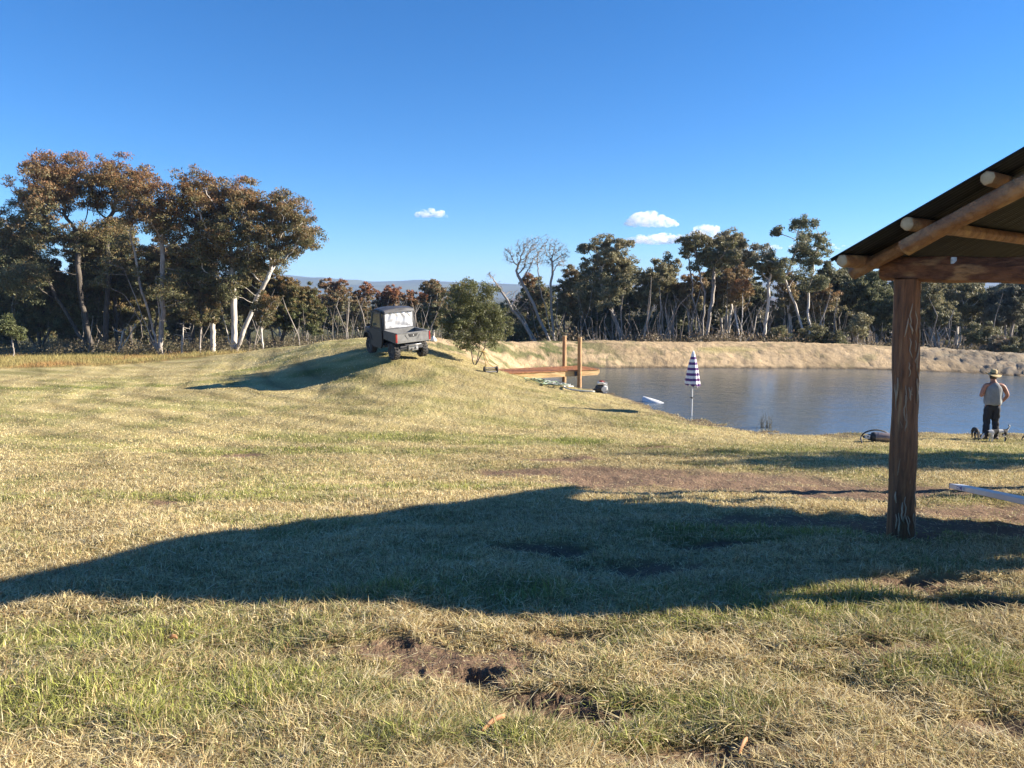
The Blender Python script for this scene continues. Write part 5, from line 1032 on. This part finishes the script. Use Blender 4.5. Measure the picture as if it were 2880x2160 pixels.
# x right, y forward (away), z up
V = []; E = []; Rr = []
def jn(p, r, par=None):
    V.append(p); Rr.append(r); 
    if par is not None: E.append((par, len(V) - 1))
    return len(V) - 1
pel = jn((0, 0, .93), (.15, .12)); wst = jn((0, 0, 1.08), (.17, .14), pel); ch = jn((.0, .0, 1.28), (.185, .13), wst); ut = jn((0, -.01, 1.41), (.12, .09), ch); nk = jn((-.005, .01, 1.50), (.062, .062), ut); hd0 = jn((-.015, .03, 1.56), (.07, .075), nk); hd1 = jn((-.02, .045, 1.63), (.078, .092), hd0); hd2 = jn((-.02, .045, 1.71), (.06, .07), hd1)
jn((-.03, .135, 1.60), (.028, .025), hd1)
def hand(wrist, dirv, sidev, par, s_=1):
    """palm, four fingers and a thumb, slightly curled"""
    d = Vector(dirv).normalized(); s0 = Vector(sidev).normalized(); nrm = d.cross(s0)
    palm = jn(tuple(Vector(wrist) + d * .05), (.034, .020), par)
    for k, (o, L_) in enumerate(((-.027, .055), (-.009, .066), (.009, .062), (.026, .048))):
        p0 = Vector(wrist) + d * .085 + s0 * o; a = jn(tuple(p0), .010, palm); p1_ = p0 + d * L_ * .55 + nrm * .012 * s_; b_ = jn(tuple(p1_), .009, a); jn(tuple(p1_ + d * L_ * .3 + nrm * .03 * s_), .008, b_)
    p0 = Vector(wrist) + d * .035 - s0 * .038; a = jn(tuple(p0), .012, palm); jn(tuple(p0 + d * .035 - s0 * .02 + nrm * .015 * s_), .010, a)
# left arm bent forward
sl = jn((-.20, .0, 1.41), .068, ut); el = jn((-.30, -.04, 1.13), .052, sl); wl = jn((-.17, .20, 1.14), .032, el); hand((-.17, .20, 1.14), (.7, .5, .1), (0, .1, 1), wl)
# right arm: elbow out, hand on the hip
sr = jn((.21, -.02, 1.40), .066, ut); e2 = jn((.335, -.03, 1.15), .05, sr); w2 = jn((.215, .03, .965), .032, e2); hand((.215, .03, .965), (-.25, .35, -.6), (.2, .9, .2), w2)
# legs under the trousers
for sx, fx_ in ((-1, .02), (1, -.02)):
    a = jn((sx * .10, 0, .82), .095, pel); b_ = jn((sx * .115, .01, .48), .062, a); c = jn((sx * .12, -.01, .12), .045, b_); jn((sx * .135, .09, .05), .04, c)
skin('body', V, E, Rr, SKIN, man)
# face
fc = MB(); fc.tube([(-.02, .135, 1.655), (-.022, .165, 1.625)], [.010, .016], 8); fc.build('nose', SKIN, man, smooth=True)
for sx in (-1, 1):
    f = MB(); f.lathe([(.001, -.008), (.014, -.006), (.018, 0), (.014, .006), (.001, .008)], 10, Matrix.Translation((-.02 + sx * .082, .04, 1.645)) @ Matrix.Rotation(R(90), 4, 'Y'), sx=1.6); f.build('ear', SKIN, man, smooth=True)
    f = MB(); f.lathe([(.001, -.01), (.008, -.006), (.010, 0), (.008, .006), (.001, .01)], 8, Matrix.Translation((-.02 + sx * .032, .128, 1.665))); f.build('eye', WHT, man, smooth=True)
f = MB(); f.box((-.02, .132, 1.59), (.05, .012, .012)); f.build('mouth', REDL, man)
f = MB(); f.rings([[(-.02 + r * math.cos(a), .03 + r * 1.12 * math.sin(a), z) for a in np.linspace(math.pi, 2 * math.pi, 10)] + [(-.02 + r * .6 * math.cos(a), .03 + .02 + r * .5 * math.sin(a), z) for a in np.linspace(2 * math.pi, math.pi, 6)] for r, z in ((.078, 1.575), (.088, 1.62), (.09, 1.68), (.08, 1.73))]); f.build('hair', HAIR, man, smooth=True)
# singlet: soft cloth with drape folds
rings = []
for z, rx, ry, oy in ((.90, .185, .145, 0), (.935, .20, .165, 0), (1.0, .205, .17, .0), (1.08, .205, .165, 0), (1.18, .205, .155, -.005), (1.28, .205, .148, -.01), (1.36, .185, .135, -.012), (1.42, .145, .11, -.01), (1.465, .095, .085, 0), (1.485, .078, .075, 0)):
    ring = []
    for j in range(48):
        a = 2 * math.pi * j / 48; fo = 1 + (.035 * math.sin(a * 7 + z * 9) + .02 * math.sin(a * 13 - z * 14)) * min(1, (1.45 - z) * 3 if z < 1.45 else 0); ring.append((rx * abs(math.cos(a)) ** .85 * math.copysign(1, math.cos(a)) * fo, ry * abs(math.sin(a)) ** .85 * math.copysign(1, math.sin(a)) * fo + oy, z + .008 * math.sin(5 * a) * (z < .92)))
    rings.append(ring)
f = MB(); f.rings(rings, caps=False); o = f.build('singlet', SHIRT, man, smooth=True); q = o.modifiers.new('t', 'SOLIDIFY'); q.thickness = .006; q = o.modifiers.new('s', 'SUBSURF'); q.levels = q.render_levels = 1
V = []; E = []; Rr = []
a0 = jn((0, 0, .90), (.168, .13)); top_ = jn((0, 0, .985), (.172, .135), a0)
for sx in (-1, 1):
    a = jn((sx * .088, 0, .80), (.115, .125), a0); b_ = jn((sx * .10, .01, .62), (.10, .105), a); c = jn((sx * .105, .02, .46), (.085, .088), b_); d = jn((sx * .115, -.01, .28), (.078, .085), c); e = jn((sx * .12, -.02, .12), (.072, .08), d); jn((sx * .122, -.01, .07), (.07, .078), e)
tro = skin('trousers', V, E, Rr, TROU, man, sub=3)
tx = bpy.data.textures.new('cloth', 'CLOUDS'); tx.noise_scale = .11; dm = tro.modifiers.new('folds', 'DISPLACE'); dm.texture = tx; dm.strength = .05; dm.mid_level = .5
for sx in (-1, 1):
    f = MB(); f.box((sx * .13, .06, .045), (.10, .28, .09), taper=.85, bev=.02); f.build('boot', BOOT, man, smooth='auto')
prof_h = [(.001, .115), (.055, .118), (.075, .10), (.088, .02), (.092, .0)]
f = MB(); f.lathe(prof_h, 28, Matrix.Identity(4), sx=.95, sy=1.12); rings = []
for r in np.linspace(.09, .185, 6):
    rings.append([(r * math.cos(a), r * 1.08 * math.sin(a), -.002 - (r - .09) * .25 + .030 * math.cos(2 * a) * ((r - .09) / .095) ** 2) for a in np.linspace(0, 2 * math.pi, 29)[:-1]])
f.rings(rings, caps=False); ht = f.build('hat', STRAW, man, smooth=True); ht.location = (-.02, .035, 1.70); ht.rotation_euler = (R(4), R(9), 0); q = ht.modifiers.new('t', 'SOLIDIFY'); q.thickness = .006
f = MB(); f.lathe([(.0925, .005), (.090, .03)], 28, Matrix.Identity(4), sx=.97, sy=1.14); hb = f.build('hat_band', HAIR, ht, smooth=True)

BFUR = simple('black_fur', (.015, .014, .013), (.03, .027, .025), 30, .8, bmp=.4)
def pied():
    m, nt, p = nodes('black_white_fur'); t = N(nt, 'ShaderNodeTexCoord'); mp = N(nt, 'ShaderNodeMapping'); mp.inputs['Location'].default_value = (.33, .15, .1); nt.links.new(t.outputs['Object'], mp.inputs['Vector'])
    n1 = noise(nt, 7, 1, .4, mp.outputs[0]); s_ = N(nt, 'ShaderNodeSeparateXYZ'); nt.links.new(t.outputs['Object'], s_.inputs[0])
    def ma(op, a, b):
        q = N(nt, 'ShaderNodeMath', operation=op)
        for i_, v in ((0, a), (1, b)):
            if isinstance(v, float): q.inputs[i_].default_value = v
            else: nt.links.new(v, q.inputs[i_])
        return q.outputs[0]
    wv_ = ma('SINE', ma('ADD', ma('MULTIPLY', s_.outputs[0], 24.0), .6), 0.0); tot = ma('ADD', ma('ADD', wv_, ma('MULTIPLY', n1, 1.2)), ma('MULTIPLY', ma('SUBTRACT', s_.outputs[2], .22), 5.0))
    nt.links.new(mixc(nt, ramp(nt, tot, .75, .85), (.62, .60, .56), (.016, .015, .014)), p.inputs['Base Color']); p.inputs['Roughness'].default_value = .85; bump(nt, p, noise(nt, 60, 3, .7), .4, .01); return m
def dog(name, label, loc, rz, L, Hh, m, head='down', tail='up', feet=WHT):
    """x forward"""
    global V, E, Rr
    V, E, Rr = [], [], []
    d = empty(name, loc, (0, 0, rz)); tag(d, label, 'dog')
    z = Hh; s = L / .62
    hip = jn((-.21 * s, 0, z * .86), (.058 * s, .068 * s)); mid = jn((-.03 * s, 0, z * .80), (.062 * s, .070 * s), hip); che = jn((.14 * s, 0, z * .78), (.066 * s, .085 * s), mid); nek = jn((.24 * s, 0, z * (.78 if head == 'down' else .95)), (.048 * s, .052 * s), che)
    if head == 'down': hd = jn((.32 * s, 0, z * .52), (.045 * s, .048 * s), nek); mz = jn((.37 * s, 0, z * .32), (.030 * s, .026 * s), hd); jn((.39 * s, 0, z * .22), (.018 * s, .016 * s), mz)
    else: hd = jn((.30 * s, 0, z * 1.12), (.048 * s, .05 * s), nek); mz = jn((.38 * s, 0, z * 1.07), (.028 * s, .028 * s), hd); jn((.42 * s, 0, z * 1.05), (.018 * s, .018 * s), mz)
    hx_, hz_ = V[hd][0], V[hd][2]
    for sy in (-1, 1):
        a = jn((.14 * s, sy * .045 * s, z * .60), .036 * s, che); b_ = jn((.125 * s, sy * .05 * s, z * .32), .021 * s, a); c = jn((.13 * s, sy * .05 * s, z * .08), .016 * s, b_); jn((.155 * s, sy * .05 * s, z * .035), .018 * s, c)
        st = .03 * s * sy
        a = jn((-.22 * s, sy * .045 * s, z * .66), .046 * s, hip); b_ = jn((-.185 * s + st, sy * .05 * s, z * .48), .030 * s, a); c = jn((-.255 * s + st, sy * .05 * s, z * .28), .018 * s, b_); e = jn((-.235 * s + st, sy * .05 * s, z * .07), .015 * s, c); jn((-.21 * s + st, sy * .05 * s, z * .035), .018 * s, e)
    if tail == 'up': a = jn((-.28 * s, 0, z * .95), .020 * s, hip); b_ = jn((-.32 * s, 0, z * 1.12), .018 * s, a); c = jn((-.33 * s, 0, z * 1.26), .020 * s, b_); jn((-.29 * s, 0, z * 1.32), .014 * s, c)
    else: a = jn((-.30 * s, 0, z * .72), .022 * s, hip); b_ = jn((-.38 * s, 0, z * .40), .020 * s, a); jn((-.46 * s, 0, z * .12), .012 * s, b_)
    skin('body', V, E, Rr, m, d)
    for sy in (-1, 1):
        f = MB(); f.rings([[(hx_ - .01 * s + dx * s, sy * (.038 + oy) * s, hz_ + (.03 - dz) * s)] for dx, oy, dz in ()]) if False else f.add([(hx_ - .015 * s, sy * .03 * s, hz_ + .04 * s), (hx_ + .02 * s, sy * .035 * s, hz_ + .035 * s), (hx_ + .0 * s, sy * .062 * s, hz_ - .025 * s), (hx_ - .02 * s, sy * .055 * s, hz_ - .01 * s), (hx_, sy * .048 * s, hz_ + .02 * s)], [(0, 1, 4), (1, 2, 4), (2, 3, 4), (3, 0, 4), (0, 3, 2, 1)])
        f.build('ear', BFUR, d, smooth=True)
    return d
q = near(2802, 20.2); dog('dog', 'black and white dog with raised tail sniffing the grass by the man\'s feet', tuple(q), R(183), .66, .34, pied())
q = near(2742, 20.6); dog('dog', 'black dog with its head down at the water\'s edge left of the man', tuple(q), R(72), .52, .36, BFUR, tail='down')
q = near(2892, 20.6); dog('dog', 'dark dog at the right edge of the view with only its hindquarters showing', tuple(q + Vector((.22, 0, 0))), R(10), .62, .30, BFUR, tail='down')

# ------------------------------------------------------------------ clouds (real volumes, far off)
cm = bpy.data.materials.new('cloud_vapour'); cm.use_nodes = True; nt = cm.node_tree; nt.nodes.remove(nt.nodes['Principled BSDF'])
pv = N(nt, 'ShaderNodeVolumePrincipled'); pv.inputs['Color'].default_value = (1, 1, 1, 1); nz = N(nt, 'ShaderNodeTexNoise'); nz.inputs['Scale'].default_value = .013; nz.inputs['Detail'].default_value = 4; tc = N(nt, 'ShaderNodeTexCoord'); nt.links.new(tc.outputs['Object'], nz.inputs['Vector']); mr = N(nt, 'ShaderNodeMapRange'); mr.inputs[1].default_value = .42; mr.inputs[2].default_value = .62; mr.inputs[3].default_value = 0; mr.inputs[4].default_value = .014; nt.links.new(nz.outputs[0], mr.inputs[0]); nt.links.new(mr.outputs[0], pv.inputs['Density']); pv.inputs['Anisotropy'].default_value = 0; nt.links.new(pv.outputs[0], nt.nodes['Material Output'].inputs['Volume'])
def cloud(label, px, py, w_, h_, seed, D=9500, n=44, thin=1):
    rn = random.Random(seed); c = at(px, py, D); k = D / F; o = empty('tmp'); bpy.data.objects.remove(o); mb = MB()
    ico = [Vector(v) for v in ICO_V]
    for i in range(n):
        t = rn.uniform(-1, 1); env = (1 - t * t) ** .6; r = rn.uniform(.2, .42) * h_ * k * (.35 + env * .65); x = t * w_ * k * .5; z = -h_ * k * .5 + r * .8 + rn.random() ** 1.5 * h_ * k * env * .75; y = rn.uniform(-.5, .5) * w_ * k * .35
        mb.add([Vector((v.x * 1.9, v.y * 1.9, v.z * .85)) * r * rn.uniform(.92, 1.08) + Vector((x, y, z)) for v in ico], ICO_F)
    ob = mb.build('cloud', cm, None, smooth=True); ob.location = c; rm = ob.modifiers.new('rm', 'REMESH'); rm.mode = 'VOXEL'; rm.voxel_size = max(h_ * k / 16, 3); rm.use_smooth_shade = True
    tx = bpy.data.textures.new('puff', 'CLOUDS'); tx.noise_scale = h_ * k * .35; tx.noise_depth = 3; dm = ob.modifiers.new('d', 'DISPLACE'); dm.texture = tx; dm.strength = h_ * k * .22; dm.mid_level = .5; dm.texture_coords = 'LOCAL'
    tag(ob, label, 'cloud'); return ob
_b = bmesh.new(); bmesh.ops.create_icosphere(_b, subdivisions=2, radius=1); ICO_V = [tuple(v.co) for v in _b.verts]; ICO_F = [tuple(v.index for v in f.verts) for f in _b.faces]; _b.free()
cloud('smallest lone cloud low in the middle of the sky', 1212, 602, 88, 20, 1)
cloud('bright rounded cloud above the long flat one', 1830, 622, 135, 34, 2)
cloud('long flat cloud low over the right wood', 1880, 672, 260, 30, 3, n=70)
cloud('small bright puff on the right end of the long flat cloud', 1985, 652, 75, 30, 4)
cloud('faint cloud strip hiding behind the tallest thin gum', 2230, 695, 300, 16, 5, n=40)
# ------------------------------------------------------------------ haze
hz = MB(); hz.box((0, 2400, 50), (12400, 8400, 160)); ho = hz.build('haze', None); hm_ = bpy.data.materials.new('haze_air'); hm_.use_nodes = True; nt = hm_.node_tree; nt.nodes.remove(nt.nodes['Principled BSDF'])
pv = N(nt, 'ShaderNodeVolumePrincipled'); pv.inputs['Color'].default_value = (.38, .58, 1, 1); pv.inputs['Density'].default_value = .00013; pv.inputs['Anisotropy'].default_value = .0; nt.links.new(pv.outputs[0], nt.nodes['Material Output'].inputs['Volume'])
ho.data.materials.append(hm_); tag(ho, 'thin blue air between the camera and the far hills', 'haze', kind='stuff')
